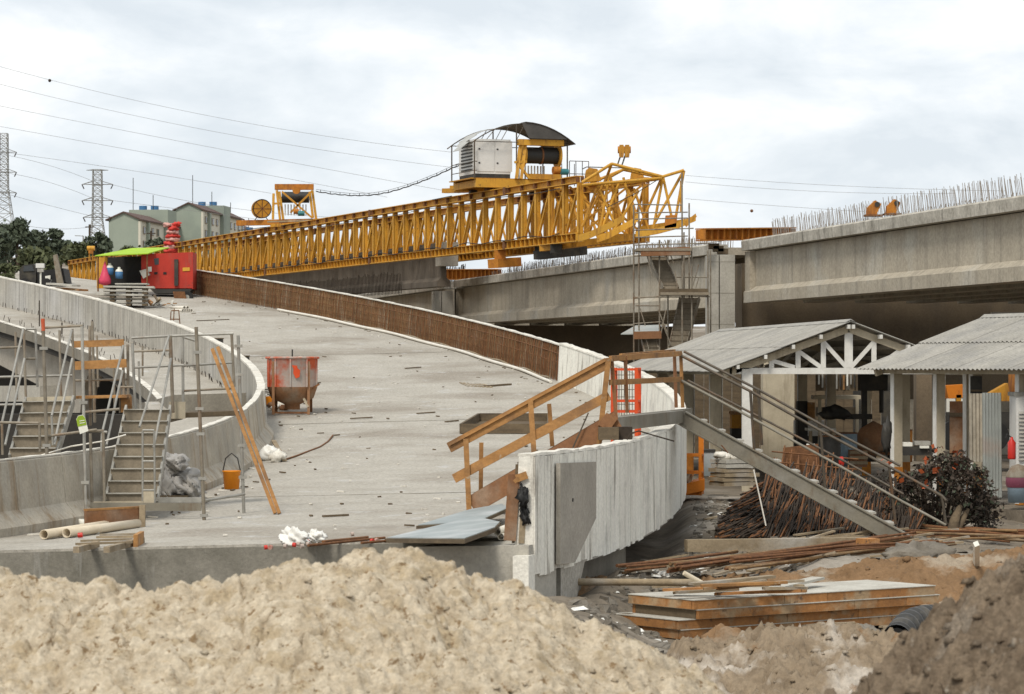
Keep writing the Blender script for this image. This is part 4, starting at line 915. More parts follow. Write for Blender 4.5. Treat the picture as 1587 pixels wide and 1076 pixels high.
def fit_block(label, u_l, u_r, v_eave, Y, depth, ang, nw, stair):
    s = F/Y; front = (u_r-u_l)/s/math.cos(ang); zt = H+(V0-v_eave)/s; hgt = 11.6
    return apartment(label, u_l, Y, zt-hgt, hgt, front, depth, ang, nw, stair)
fit_block('nearer green and cream apartment block with brown roof behind the red generator', 168.5, 216, 340, 560, 44, R(-7.5), 7, 1.6)
fit_block('farther green and cream apartment block at the right of its twin', 272, 313, 325, 590, 40, R(-6.5), 7, .5)
fit_block('low green apartment block half hidden by the gantry reel', 352, 374, 357, 640, 16, R(-6), 3, -1.2)

def tree(label, u, v_top, v_bot, Y, wpx, m, nleaf=900, seed=0, leaf=.55, name='tree', cone=0.0, cat='tree'):
    rs = np.random.RandomState(seed+100); s = F/Y; base = at(u, v_bot, Y); hh = (v_bot-v_top)/s; rad = wpx/2/s
    t = thing(name, label, cat, base)
    mb = MB(); mb.path([base-Vector((0,0,.5)), base+Vector((.1*rad,0,hh*.4)), base+Vector((0,0,hh*.85))], [.035*hh+.04, .025*hh+.03, .012*hh], 6)
    for k in range(6):
        a = rs.rand()*6.28; z = hh*(.3+.09*k); mb.path([base+Vector((0,0,z)), base+Vector((math.cos(a)*rad*.6, math.sin(a)*rad*.6, z+hh*.14))], [.012*hh+.02,.01], 4)
    mb.build('trunk', M['bark'], t)
    nb_ = 16; cl = []
    for k in range(nb_):
        z = .30+.66*rs.rand(); rr = (1-cone*z)*math.sqrt(max(.05, 1-((z-.5)/.56)**2)); a = rs.rand()*6.28; q = rad*rr*.75*math.sqrt(rs.rand())
        cl.append((math.cos(a)*q, math.sin(a)*q, hh*z, rad*(.26+.22*rs.rand())*(1-.5*cone*z)))
    cl.append((0,0,hh*.93,rad*.22))
    vs, fs = [], []
    for k in range(nleaf):
        c = cl[rs.randint(len(cl))]; d = rs.normal(size=3); d /= np.linalg.norm(d); r_ = c[3]*(.45+.6*rs.rand()); d[2] *= .8
        p = np.array([base.x+c[0], base.y+c[1], base.z+c[2]])+d*r_
        a = rs.normal(size=3); a /= np.linalg.norm(a); b = np.cross(a, rs.normal(size=3)); b /= np.linalg.norm(b); sz = leaf*(.5+.8*rs.rand())
        n = len(vs); vs += [tuple(p-a*sz*.5), tuple(p+b*sz*.32), tuple(p+a*sz*.5), tuple(p-b*sz*.3)]; fs.append((n, n+1, n+2, n+3))
    mb = MB(); mb.add(vs, fs); mb.build('crown', m, t, fix=False)
    return t
TR = [('tall dark tree left of the near pylon foot', 25,345,432,330,78,'leaf',2400),('dark tree between the two pylons with an uneven crown', 62,362,432,345,62,'leaf',1800),('rounded dark tree in front of the far pylon foot', 92,358,430,350,60,'leaf',1900),
      ('dark bushy tree right of the far pylon', 152,360,420,360,48,'leaf',1500),('low olive tree at the left of the black truck', 118,380,432,310,60,'leaf2',1500),('small bush under the apartment windows', 243,372,396,420,36,'leaf',700),
      ('low dark tree at the left picture edge beyond the wall', -5,362,430,300,60,'leaf',1400),('broad olive tree low behind the ramp end', 50,392,440,260,90,'leaf2',1700),('small dark tree behind the gantry reel', 384,380,400,520,40,'leaf',500),
      ('small dark tree beneath the low green block', 358,376,402,560,36,'leaf',500),('pale olive tree behind the lime canopy', 205,384,425,400,60,'leaf2',700)]
for k, (lb, u, vt, vb, Y, wp, m, n_) in enumerate(TR): tree(lb, u, vt, vb, Y, wp, M[m], n_, k, .62)
tree('green bush crowding the far end of the grey parapet', 8, 408, 478, 131, 52, M['leaf2'], 1500, 40, .2, 'bush', cat='bush')
tree('ragged olive bush at the far left picture edge', -22, 415, 488, 128, 56, M['leaf2'], 1100, 41, .2, 'bush', cat='bush')

def pylon(label, u, Y, vt, vb, wtop, wmid, wbase, v_mid, arms, name='pylon'):
    s = F/Y; t = thing(name, label, 'pylon', at(u, vb, Y)); mb = MB()
    levels = []
    v = vt
    while v < vb:
        if v < v_mid: wd = wtop+(wmid-wtop)*(v-vt)/(v_mid-vt)
        else: wd = wmid+(wbase-wmid)*(v-v_mid)/(vb-v_mid)
        levels.append((v, wd)); v += max(7, wd*.62)
    levels.append((vb, wbase))
    def cr_(v, wd): h_ = wd/2/s; c = at(u, v, Y); return [c+Vector((sx*h_, sy*h_, 0)) for sx, sy in ((-1,-1),(1,-1),(1,1),(-1,1))]
    L0 = None; r = .011*s/ s*12*Y/560*.9
    r = Y*.0001
    legs = MB(); br = MB()
    for k, (v, wd) in enumerate(levels):
        c = cr_(v, wd)
        if L0:
            for j in range(4):
                legs.tube(L0[j], c[j], r*1.35, 4); br.tube(L0[j], c[(j+1) % 4], r*.8, 4); br.tube(L0[(j+1) % 4], c[j], r*.8, 4)
        for j in range(4): br.tube(c[j], c[(j+1) % 4], r*.7, 4)
        L0 = c
    legs.build('legs', M['latt'], t, kind='stuff'); br.build('lattice', M['latt'], t, kind='stuff')
    for v, half, dv in arms:
        for sx in (-1, 1):
            am = MB(); tip = at(u+sx*half, v, Y); wd = wtop/2/s
            for y in (-1, 1):
                am.tube(at(u, v, Y)+Vector((0, y*wd, 0)), tip, r, 4); am.tube(at(u, v-dv, Y)+Vector((sx*wd, y*wd, 0)), tip, r, 4)
            a = am.build('cross_arm', M['latt'], t)
            if dv > 1: MB().tube(tip, tip+Vector((-sx*.4*Y/560, 0, -7/s)), r*2, 5).build('insulator', M['rebard'], a)
    return t
pylon('lattice pylon with three pairs of arms beside the apartment blocks', 151, 560, 263, 384, 13, 15, 26, 340, ((264,17,.5),(286,24,5),(311,24,5),(337,22,5)))
pylon('nearer lattice pylon cut by the left picture edge', 5.5, 430, 207, 440, 12.5, 14, 56, 292, ((236,20,5),(267,20,5),(299,20,5)))
def wire(label, pts, Y0, Y1, r=.02):
    a = np.array(pts, float); us = np.linspace(a[0,0], a[-1,0], 40)
    co = np.polyfit(a[:,0], a[:,1], min(2, len(a)-1)); vs = np.polyval(co, us); ys = np.interp(us, [us[0], us[-1]], [Y0, Y1])
    tag(MB().path([at(u, v, y) for u, v, y in zip(us, vs, ys)], [r*y/430 for y in ys], 4).build('power_line', M['wire']), label, 'power line', 'power lines across the sky')
WL = [([(-30,122),(80,152),(380,212),(720,262)],'uppermost long power line crossing behind the winch house roof'),([(-30,158),(200,205),(430,247),(712,300)],'power line passing just above the festoon cable'),
      ([(-30,192),(150,220),(350,262),(600,305)],'power line between the apartment antennas and the upper lines'),([(6,236),(80,247),(280,276),(420,300)],'power line from the upper arm of the near pylon'),
      ([(6,240),(60,252),(151,284)],'slack power line joining the upper arms of both pylons'),([(8,268),(70,281),(151,311)],'slack power line joining the middle arms of both pylons'),
      ([(8,300),(70,317),(151,337)],'slack power line joining the lower arms of both pylons'),([(175,287),(300,312),(420,331),(560,338)],'thin power line leaving the far pylon to the right'),
      ([(175,311),(260,322),(400,340)],'thin power line over the apartment roofs'),([(40,350),(90,355),(140,352)],'low service line left of the wooden pole'),
      ([(-30,95),(300,175),(700,236)],'faint highest power line at the upper left'),([(1062,282),(1250,296),(1480,300)],'faint power line right of the gantry nose'),([(1062,308),(1200,319),(1340,328)],'dark power line with a marker ball right of the nose'),
      ([(1062,272),(1300,288),(1560,296)],'thin topmost power line right of the gantry nose')]
for pts, lb in WL: wire(lb, pts, 430, 470, .024)
for u, v, lb in ((77,125,'dark aviation marker ball high at the upper left'),(1165,327,'brownish aviation marker ball above the orange pier beam')):
    c = at(u, v, 430); mb = MB(); mb.lathe([(.0,-.24),(.14,-.2),(.22,-.1),(.24,0),(.22,.1),(.14,.2),(0,.24)], c, 14); tag(mb.build('marker_ball', M['rebard'] if u < 500 else M['rust']), lb, 'marker ball')
for (u, vt, vb, Y, lb) in ((139,348,400,420,'wooden utility pole with a crossarm beside the far pylon'),(234,358,392,440,'thin utility pole in front of the cream facade')):
    t = thing('utility_pole', lb, 'utility pole', at(u, vb, Y)); MB().tube(at(u, vb+8, Y), at(u, vt, Y), .16, 6).build('pole', M['bark'], t)
    MB().beam(at(u-7, vt+4, Y), at(u+7, vt+4, Y), .15, .15).build('crossarm', M['bark'], t)
t = thing('street_lamp', 'double armed street lamp left of the utility pole', 'street lamp', at(129,400,400)); MB().tube(at(129,405,400), at(129,366,400), .1, 6).build('pole', M['latt'], t)
for u in (116, 128): MB().beam(at(u, 365.5, 400), at(129, 366, 400), .14, .1).build('arm', M['latt'], t)
# ================================================================ scaffold stairs on the left
def scaf(label, loc): return thing('scaffold_stair', label, 'scaffold stairs', loc)
def coupler(par, p, m=M['galv']): MB().box(p, (.13,.07,.05)).build('coupler', m, par)
def pole(par, u0, v0, u1, v1, Y0, Y1=None, r=.026, m=M['galvd'], nm='scaffold_pole', cps=()):
    a, b = at(u0, v0, Y0), at(u1, v1, Y1 or Y0); o = MB().tube(a, b, r, 8).build(nm, m, par)
    for c in cps: coupler(o, a+(b-a)*c)
    return o
YA = 48.6; YC = 51.7
rt = scaf('right scaffold stair tower with eight closed steps beside the orange bucket', ondeck(230,800))
pole(rt, 304,507,316.5,808, ondeck(316,806).y, m=M['galvd'], r=.03, cps=(.13,.42,.55,.78,.97))
pole(rt, 369,520,378,795, ondeck(378,795).y, m=M['galv'], r=.028, cps=(.06,.22,.62,.80))
pole(rt, 127,506,133,801, 47.8, m=M['galv'], cps=(.4,.82))
pole(rt, 190,534,193,640, YC, m=M['galvd']); pole(rt, 198,534,199,640, YC, m=M['galvd']); pole(rt, 205,532,210,640, YC-.4, m=M['galv'])
pole(rt, 264,520,268,640, YC-.5, m=M['galvd'], r=.032); pole(rt, 283,522,284,645, YC+.4, m=M['galv'])
pole(rt, 359,518,363,600, YC+.4, m=M['galvd']); pole(rt, 139,505,140,660, YC, m=M['galvd']); pole(rt, 143,498,147,655, YC+.5, m=M['galvd']); pole(rt, 221,536,221,583, YC+1, m=M['galvd'], r=.018)
for a, b, c, d, y in ((204,524,262,521,YC),(262,521,362,517,YC),(206,570,285,566,YC),(285,567,360,562,YC+.4),(283,522,302,528,YC+.3),(70,508,128,505,YA),(132,639,185,634,YA),(75,676,150,666,YA-.3),(150,668,166,670,YA)): pole(rt, a,b,c,d, y, r=.022, m=M['galv'] if a > 140 else M['galvd'], nm='ledger')
pole(rt, 160,670,162,785, YA, m=M['galvd'], nm='gate_post'); pole(rt, 140,672,143,783, YA-.05, m=M['galvd'], nm='gate_post'); pole(rt, 140,668,161,668, YA, m=M['galvd'], nm='gate_rail')
for (a, b, c, d) in ((115,534,192,531),(115,567,196,563)): MB().beam(at(a,b,YC-.2), at(c,d,YC-.2), .04, .12 if b < 550 else .15).build('toe_board', M['wood'], rt)
MB().beam(at(116,616,YC-.2), at(200,614,YC-.2), .6, .05).build('landing_board', M['wood'], rt)
MB().box(at(196,627,YC-.3), (.19,.05,.28)).build('toe_board', M['wood'], rt)
MB().beam(at(262,644,YC), at(362,640,YC+.6), .7, .09).build('landing_board', M['wooddk'], rt)
MB().box(at(275,636,YC-.35), (.28,.04,.30)).build('toe_board', M['cream'], rt)
MB().beam(at(262,650,YC-.3), at(282,645,YC-.3), .04, .12).build('toe_board', M['galvd'], rt)
flight(rt, at(163,783,YA+.1), at(243,783,YA+.1), at(196,634,YC-.6), at(264,634,YC-.6), 8, M['riser'], M['galv'], M['nosing'])
for a, b, c, d in ((158,672,191,536),(165,690,190,575),(216,662,262,520),(238,694,265,556)):
    pole(rt, a,b,c,d, YA+.5, YC-.7, r=.021, m=M['galv'], nm='handrail')
pole(rt, 158,672,157,700, YA+.5, r=.02, m=M['galv'], nm='handrail')
# small gate frame in front of the steps
for a, b, c, d in ((221,668,221,780),(239,668,240,783),(221,667,239,667),(221,715,240,715),(221,760,240,760),(221,781,240,781)): pole(rt, a,b,c,d, YA-.25, r=.018, m=M['galv'], nm='gate_bar')
MB().box(at(230.5,771,YA-.25), (.19,.02,.2)).build('gate_plate', M['cream'], rt)
MB().beam(at(140,785,YA-.3), at(312,786,YA-.3), .05, .13).build('base_beam', M['steel'], rt)
MB().beam(at(242,775,YA+.1), at(318,775,YA+.1), .05, .09).build('base_beam', M['galv'], rt)
MB().beam(at(145,781,YA-.25), at(222,780,YA-.25), .05, .07).build('base_beam', M['cream'], rt)
pole(rt, 318,776,379,766, YA-.4, YA+.3, r=.024, m=M['galv'], nm='ledger')
tg = thing('inspection_tag', 'green and white inspection tag hanging on the scaffold pole', 'tag', at(128,658,47.6))
def face_quad(pts, y, d=.012): return MB().prism([at(u, v, y) for u, v in pts], (0,d,0))
face_quad([(118,650),(121,644.5),(128,643),(132,648),(137,668),(124,673)], 47.6).build('card', M['paper'], tg)
face_quad([(118.3,650.5),(121.2,645.2),(128,643.7),(131.6,648),(134,658.5),(120.5,661.5)], 47.592, .006).build('green_field', M['taggreen'], tg)
for (a, b, w_) in ((127,652,8),(127.5,655.5,8)): face_quad([(a-w_/2,b-.4+.6),(a+w_/2,b-.4-.6),(a+w_/2,b+.7-.6),(a-w_/2,b+.7+.6)], 47.586, .004).build('white_line', M['paper'], tg)
for a, b, c, d, y, m in ((176,560,178,640,YC+.6,'galvd'),(186,600,186,640,YC-.3,'galvd'),(215,560,218,640,YC+.2,'galv'),(150,520,152,600,YC+.4,'galvd'),(205,545,262,543,YC-.1,'galvd'),(186,600,206,600,YC-.3,'galvd'),(115,590,196,588,YC,'galvd'),(284,606,362,602,YC+.4,'galvd')):
    pole(rt, a,b,c,d, y, r=.02, m=M[m], nm='scaffold_pole' if c-a < 10 else 'ledger')
lt = scaf('left scaffold stair tower cut off by the picture edge', at(30,690,YC)+Vector((0,0,-.3)))
pole(lt, 66.5,497,73,712, YA-.4, r=.03, m=M['galvd'], cps=(.2,.9))
MB().tube(at(66.3,494,YA-.4), at(67,513,YA-.4), .033, 8).build('red_pole_end', M['hopper'], lt)
for a, b, c, d, y, m in ((37,510,40,618,YC-.6,'galvd'),(55,510,58,600,YC-.3,'galv'),(40,510,55,510,YC-.5,'galv'),(40,556,55,556,YC-.5,'galvd'),(112,510,116,620,YC-.6,'galvd'),(0,655,60,656,YA-.3,'galvd'),(-20,628,36,627,YC,'galv'),(61,655,62,700,YA,'galvd'),(3,655,4,705,YA,'galvd'),(-30,500,-29,700,YA,'galvd'),(-20,540,34,538,YC-.3,'galvd'),(-20,585,112,582,YC-.2,'galv'),(24,515,26,620,YC+.5,'galvd'),(92,512,95,620,YC+.5,'galvd')):
    pole(lt, a,b,c,d, y, r=.022, m=M[m], nm='scaffold_pole' if c-a < 10 else 'ledger')
flight(lt, at(15,712,YA+.4), at(86,712,YA+.4), at(40,622,YC-.7), at(114,620,YC-.7), 5, M['riser'], M['galv'], M['nosing'])
MB().beam(at(38,620,YC-.65), at(114,618,YC-.65), .05, .09).build('step_edge', M['cream'], lt)
for a, b, c, d in ((2,660,36,510),(8,690,38,556),(80,645,111,512),(84,690,112,556)): pole(lt, a,b,c,d, YA+.5, YC-.7, r=.021, m=M['galv'], nm='handrail')
pole(lt, 80,645,82,690, YA+.5, r=.02, m=M['galv'], nm='handrail')
MB().path([at(60,707,YA-.2), at(110,692,YA-.1), at(160,684,YA), at(195,674,YA+.2)], .014, 5).build('pale_rope', M['pvcw'], lt)

# ================================================================ things lying on the ramp
def put_thing(name, label, cat, u, v, group=None): return thing(name, label, cat, ondeck(u, v), group)
# hopper
p = ondeck(453, 641); hp = thing('concrete_hopper', 'worn red round concrete hopper on four steel legs', 'hopper', p)
sc = F/p.y; r_ = 40/sc; z0 = p.z; hh = 88/sc
zt = z0+hh; zc = z0+hh*.47
prof = [(r_*.97,zt-.02),(r_,zt),(r_,zt-.04),(r_*.985,zt-.05),(r_*.975,zc)]
MB().lathe(prof, (p.x,p.y,0), 20).build('shell', M['hopper'], hp, fix=False)
MB().lathe([(r_*.94,zt-.02),(r_*.93,zc)], (p.x,p.y,0), 20).build('shell_lining', M['hopperr'], hp, fix=False)
MB().lathe([(r_*.975,zc),(r_*.82,zc-.2*hh),(r_*.30,z0+.16*hh),(r_*.30,z0+.07*hh)], (p.x,p.y,0), 20).build('cone', M['hopperr'], hp, fix=False)
mb = MB(); mb.path([(p.x+r_*1.01*math.cos(a), p.y+r_*1.01*math.sin(a), zt-.03) for a in np.linspace(0,2*PI,24,endpoint=False)], .035, 6, closed=True); mb.build('rim', M['hopper'], hp)
for k, (sx, sy) in enumerate(((-.68,-.68),(.68,-.68),(.68,.68),(-.68,.68))):
    q = Vector((p.x+sx*r_, p.y+sy*r_, z0-.02)); MB().beam(q, q+Vector((0,0,hh*.93)), .07, .07).build('leg', M['hopperr'] if k < 2 else M['rust'], hp)
MB().beam((p.x-.68*r_, p.y-.68*r_, z0+.03), (p.x+.68*r_, p.y-.68*r_, z0+.03), .06, .05).build('base_bar', M['rust'], hp)
MB().beam((p.x+.25*r_, p.y-.5*r_, z0+.45*hh), (p.x+.68*r_, p.y-.72*r_, z0+.12*hh), .05, .05).build('brace', M['cream'], hp)
MB().beam((p.x+.1*r_, p.y-.4*r_, z0+.26*hh), (p.x+1.08*r_, p.y-.5*r_, z0+.52*hh), .05, .05).build('lever', M['rust'], hp)
for a in (-2.2, -1.57, -.9, -.3, 3.6): q = Vector((p.x+r_*math.cos(a), p.y+r_*math.sin(a), 0)); MB().beam(q+Vector((0,0,zc)), q+Vector((0,0,zt-.05)), .04, .03).build('rib', M['hopper'], hp)
q = Vector((p.x-.02, p.y-r_*1.02, zt-.35)); MB().prism([q+Vector(t) for t in ((.10,0,-.10),(.17,0,-.24),(.27,0,-.20),(.29,0,-.02),(.22,0,.03),(.20,0,.11),(.06,0,.12),(.11,0,.02))], (0,.012,0)).build('bright_patch', M['redlift'], hp)
MB().tube((p.x, p.y, zt-.1), (p.x, p.y, zt+.2), .02, 6).build('lifting_eye', M['dark'], hp)
# bucket
p = ondeck(359, 758); bk = thing('plastic_bucket', 'orange plastic bucket with its handle raised', 'bucket', p); k = F/p.y
MB().lathe([(0,.0),(11.5/k,.0),(13.5/k,.33),(14.6/k,.34),(14.6/k,.36),(12.6/k,.36),(11/k,.03)], p, 22).build('pail', M['bucket'], bk, fix=False)
MB().path([p+Vector((math.cos(a)*.17, 0, .34+math.sin(a)*.36)) for a in np.linspace(.05, PI-.05, 5)], .014, 6).build('handle', M['dark'], bk)
p = p+Vector((-.05,.15,0))
# heap of grey sacks
def lump(c, r3, seed, amp=.22, n=26, yaw=0, fq=1.0):
    c = Vector(c); mb = MB(); vs = []; rows = n//2
    for i in range(rows+1):
        ph = PI*i/rows
        for j in range(n):
            t = 2*PI*j/n; d = Vector((math.sin(ph)*math.cos(t), math.sin(ph)*math.sin(t), math.cos(ph)))
            f_ = 1+amp*float(fbm(np.array([(d.x*2.2+d.z*1.7)*fq+seed*3.1]), np.array([(d.y*2.2-d.z*1.1)*fq+seed]), 4)[0])*2
            q = Matrix.Rotation(yaw, 3, 'Z')@Vector((d.x*r3[0]*f_, d.y*r3[1]*f_, max(d.z, -.75)*r3[2]*f_)); vs.append(c+q)
    fs = [(i*n+j, i*n+(j+1) % n, (i+1)*n+(j+1) % n, (i+1)*n+j) for i in range(rows) for j in range(n)]
    return mb.add(vs, fs, True)
p = ondeck(278, 782); th_ = thing('sack_heap', 'heap of grey cloth sacks and tarpaulin between the scaffold stairs and the barrier', 'sacks', p)
for k, (u, v, rx, rz, s_) in enumerate(((258,758,.22,.30,1),(283,758,.36,.22,2),(262,735,.22,.2,3),(272,718,.2,.15,4),(300,772,.15,.14,5),(290,740,.26,.15,6),(252,772,.14,.14,7),(255,722,.12,.2,8),(276,745,.34,.13,9),(296,757,.16,.2,10),(268,770,.3,.12,11))):
    lump(at(u, v, p.y+.1*(k % 3)), (rx,.3,rz), s_, .34, 34, .4*(s_ % 3), 1.35).build('sack', M['tarp'], th_)
for k in range(0):
    mb = MB(); u = 250+k*8; mb.path([at(u, 718+3*k, p.y-.28), at(u+8, 738+3*k, p.y-.33), at(u+20, 765+2*k, p.y-.3), at(u+26, 782, p.y-.2)], [.02,.035,.03,.02], 5); mb.build('cloth_fold', M['tarp'], th_)
t = thing('dark_crate', 'dark low crate under the grey sack heap', 'crate', ondeck(265, 786)); q = at(266,777,p.y-.1)
MB().box(q, (.62,.4,.22)).build('body', M['dark'], t)
MB().box(q+Vector((0,-.22,.09)), (.66,.04,.05)).build('slat', M['wooddk'], t)
# leaning planks
q0 = ondeck(430, 797)
for k, (u0, v0, u1, v1, lb) in enumerate(((329,541,426.5,796,'left of two orange planks leaning steeply beside the bucket'),(337.5,538,433,796,'right of two orange planks leaning steeply beside the bucket'))):
    a = at(u1, v1, q0.y+.02*k); b = at(u0, v0, q0.y+.9); pl = MB().beam(a, b, .06, .058, (1,0,.3)).build('plank', M['wood'], org=a); tag(pl, lb, 'plank')
# pvc pipes
for k, (u0, v0, u1, v1, lb) in enumerate(((68,831.5,203,811,'cream plastic pipe lying farther left of the pair'),(103,829,213,815,'cream plastic pipe lying nearer the brown plank'))):
    a = ondeck(u0, v0+5)+Vector((0,0,.075)); b = ondeck(u1, v1+4)+Vector((0,0,.075)); tag(MB().pipe(a, b, .072, .062).build('plastic_pipe', M['pvc'], org=a), lb, 'pipe')
    tag_ = MB().path([a+(b-a)*.42+Vector((0,0,0)), a+(b-a)*.44], .076, 16).build('joint_ring', M['pvc'], bpy.data.objects['plastic_pipe' if k == 0 else 'plastic_pipe.001'])
# small pallet / ladder of laths
pt_ = thing('small_pallet', 'small weathered pallet of thin slats lying near the ramp edge', 'pallet', ondeck(170, 852))
def db(u0, v0, u1, v1, w_, h_, m, par, nm, dz=0): return MB().beam(ondeck(u0, v0, dz+h_/2), ondeck(u1, v1, dz+h_/2), w_, h_).build(nm, m, par)
for a, b, c, d in ((117,853,205,850),(125,848,205,845),(150,842,215,841),(155,838,212,837)): db(a, b, c, d, .06, .03, M['woodgr'], pt_, 'slat', .07)
for a, b, c, d in ((118,857,150,848),(165,857,220,842)): db(a, b, c, d, .08, .08, M['woodgr'], pt_, 'bearer')
db(210,848,220,842,.06,.17,M['wood'],pt_,'block')
# brown form board on edge
t = thing('form_board', 'brown ply form board standing on edge in front of the scaffold stairs', 'form board', ondeck(180, 822))
a, b = ondeck(132,824), ondeck(216,818)
MB().beam(a+Vector((0,0,.16)), b+Vector((0,0,.15)), .05, .32).build('board', M['woodb'], t)
MB().beam(a+Vector((0,.03,.335)), b+Vector((0,.03,.325)), .1, .03).build('top_cleat', M['wood'], t)
MB().beam(b+Vector((.05,-.02,0)), b+Vector((.05,-.02,.36)), .09, .09).build('end_post', M['woodgr'], t)
t = thing('paper_cup', 'white paper cup beside the brown form board', 'cup', ondeck(129,817)); MB().lathe([(0,0),(.055,0),(.075,.13),(.05,.13)], ondeck(129,817), 12).build('cup', M['paper'], t)
tag(MB().tube(ondeck(124,834)+Vector((-.03,0,.04)), ondeck(124,834)+Vector((.04,0,.045)), .04, 10).build('red_cap', M['ext']), 'single red plastic cap beside the cream pipes', 'cap')
# plastic bag, red caps, rods
t = thing('plastic_bag', 'crumpled white translucent plastic bag near the ramp edge', 'bag', ondeck(470, 850))
lump(ondeck(458,846)+Vector((0,0,.10)), (.19,.16,.13), 21, .42, 44, 0, 1.5).build('film', M['plastic'], t); lump(ondeck(487,842)+Vector((0,0,.07)), (.14,.13,.09), 22, .45, 40, 0, 1.6).build('film', M['plastic'], t)
CAP = [(412,852),(419,852),(442,850),(456,848),(463,847),(470,845),(476,843),(478,847),(468,850),(492,838),(497,839),(546,831),(577,842),(584,841)]
for k, (u, v) in enumerate(CAP):
    q = ondeck(u, v); a = random.uniform(0, 3); d = Vector((math.cos(a), math.sin(a), .1))*.022
    tag(MB().tube(q+Vector((0,0,.03))-d, q+Vector((0,0,.03))+d, .03, 10).build('red_cap', M['hopper'] if k % 3 else M['stripe']), 'red plastic rebar cap scattered by the white plastic bag', 'cap', 'red caps by the plastic bag')
for a, b, c, d, lb in ((478,849,596,837,'rusty rod lying nearest the ramp edge'),(500,843,570,836,'short rusty rod behind the nearest rod'),(560,845,650,838,'rusty rod reaching under the bluish form sheets')):
    tag(MB().path([ondeck(a,b,.03), ondeck((a+c)/2,(b+d)/2,.03), ondeck(c,d,.03)], .02, 6).build('rusty_rod', M['rust']), lb, 'rod')
# bluish sheets
def sheet(label, pts, th_, m, me, dzs):
    P = [ondeck(u, v, dz) for (u, v), dz in zip(pts, dzs)]; c = sum(P, Vector())/len(P); t = thing('form_sheet', label, 'form sheet', Vector((c.x, c.y, c.z-.05)))
    n = len(P); dn = Vector((0,0,-th_)); MB().prism(P, dn).build('frame', me, t)
    MB().prism([q+(c-q)*.03+Vector((0,0,.012)) for q in P], (0,0,-.011)).build('skin', m, t); return t
sheet('bluish form sheet lying farther back against the timber offcuts', [(645,826),(728,806),(779,803),(789,812),(742,824)], .045, M['sheetbl'], M['wooddk'], [.10,.16,.22,.24,.14])
sheet('nearer bluish form sheet with a worn timber edge', [(596,842),(700,826),(737,822),(776,832),(768,842),(720,852)], .055, M['sheetbl'], M['wooddk'], [.06,.13,.2,.20,.2,.13])
for k, (u0, v0, u1, v1, lb) in enumerate(((771,824,803,813,'white plastic pipe stub above another beside the barrier end'),(776,832,800,826,'white plastic pipe stub lowest beside the barrier end'))):
    a, b = at(u0, v0, 39.6), at(u1, v1, 40.6); tag(MB().pipe(a, b, .055-.006*k, .044).build('pipe_stub', M['pvcw'], org=a), lb, 'pipe')
# timber offcuts at the barrier end
t = thing('timber_offcuts', 'brown formwork offcuts and a black strap at the barrier end', 'offcuts', at(808,842,38.9))
for u0, v0, u1, v1, w_, h_, m, y in ((797,735,790,838,.16,.05,'woodb',38.45),(806,720,800,842,.12,.05,'wooddk',38.5),(818,722,822,842,.16,.06,'wooddk',38.55),(812,775,808,842,.08,.05,'woodgr',38.45),(800,742,817,736,.10,.03,'wood',38.4),(797,747,804,741,.05,.03,'wood',38.3)):
    MB().beam(at(u0,v0,y), at(u1,v1,y), w_, h_, (0,1,0)).build('offcut', M[m], t)
MB().prism([at(802,716,38.7), at(828,714,38.7), at(828,842,38.7), at(799,842,38.7)], (0,.05,0)).build('end_form', M['wooddk'], t)
lump(at(810,772,38.35), (.06,.05,.12), 31, .7, 24, 0, 1.8).build('black_strap', M['black'], t)
lump(at(813,800,38.4), (.05,.05,.10), 32, .8, 24, 0, 1.8).build('black_strap', M['black'], t)
# tray, mats, hose etc. on the ramp
t = thing('form_tray', 'shallow dark timber form tray on the ramp behind the handrail', 'form tray', ondeck(780, 668))
A, B, Cc, Dd = ondeck(714,672), ondeck(850,672), ondeck(850,655), ondeck(742,655)
for a, b in ((A,B),(B,Cc),(Cc,Dd),(Dd,A)): MB().beam(a+Vector((0,0,.12)), b+Vector((0,0,.12)), .06, .24).build('side', M['wooddk'], t)
MB().prism([q+Vector((0,0,.02)) for q in (A,B,Cc,Dd)], (0,0,.02)).build('bottom', M['wooddk'], t)
mt = thing('lath_mat', 'small flat bundle of laths on the ramp below the rebar wall', 'laths', ondeck(735,597))
for k in range(7): db(713+k*6, 594+k*.4, 726+k*6, 600+k*.2, .06, .03, M['woodgr'], mt, 'lath')
db(752,600,790,597,.2,.05,M['wooddk'],mt,'offcut')
tag(MB().path([ondeck(u, v, .02) for u, v in ((444,713),(462,707),(480,700),(496,694),(508,686),(516,676))], .02, 6).build('hose', M['rust']), 'thin rusty hose curling across the ramp', 'hose')
for k, (u, v, w_, lb) in enumerate(((640,572,24,'dark lath lying alone mid ramp'),(660,642,28,'thin dark lath near the form tray'),(560,650,34,'thin dark lath left of mid ramp'),(700,655,20,'short dark lath near the form tray end'),(330,498,50,'thin dark branch lying across the upper ramp'),(520,802,40,'thin brown lath near the ramp edge'),(490,596,12,'tiny dark lath beside the hopper'))):
    tag(MB().beam(ondeck(u-w_/2, v, .02), ondeck(u+w_/2, v-2, .02), .06, .03).build('lath', M['wooddk']), lb, 'lath')
t = thing('cement_sacks', 'pale crumpled cement sacks at the foot of the tan barrier', 'sacks', ondeck(425,715))
lump(ondeck(417,713,.12), (.2,.16,.14), 51, .5, 20).build('sack', M['plastic'], t); lump(ondeck(432,716,.1), (.16,.12,.14), 52, .6, 20).build('sack', M['capping'], t)
MB().beam(ondeck(424,700,.25), ondeck(441,716,.03), .1, .04).build('offcut', M['woodgr'], t)
t = thing('litter_pile', 'yellow can and pale scraps piled behind the red hopper', 'scraps', ondeck(425,632))
MB().tube(ondeck(417,630,.02), ondeck(417,630,.28), .12, 12).build('can', M['bucket'], t)
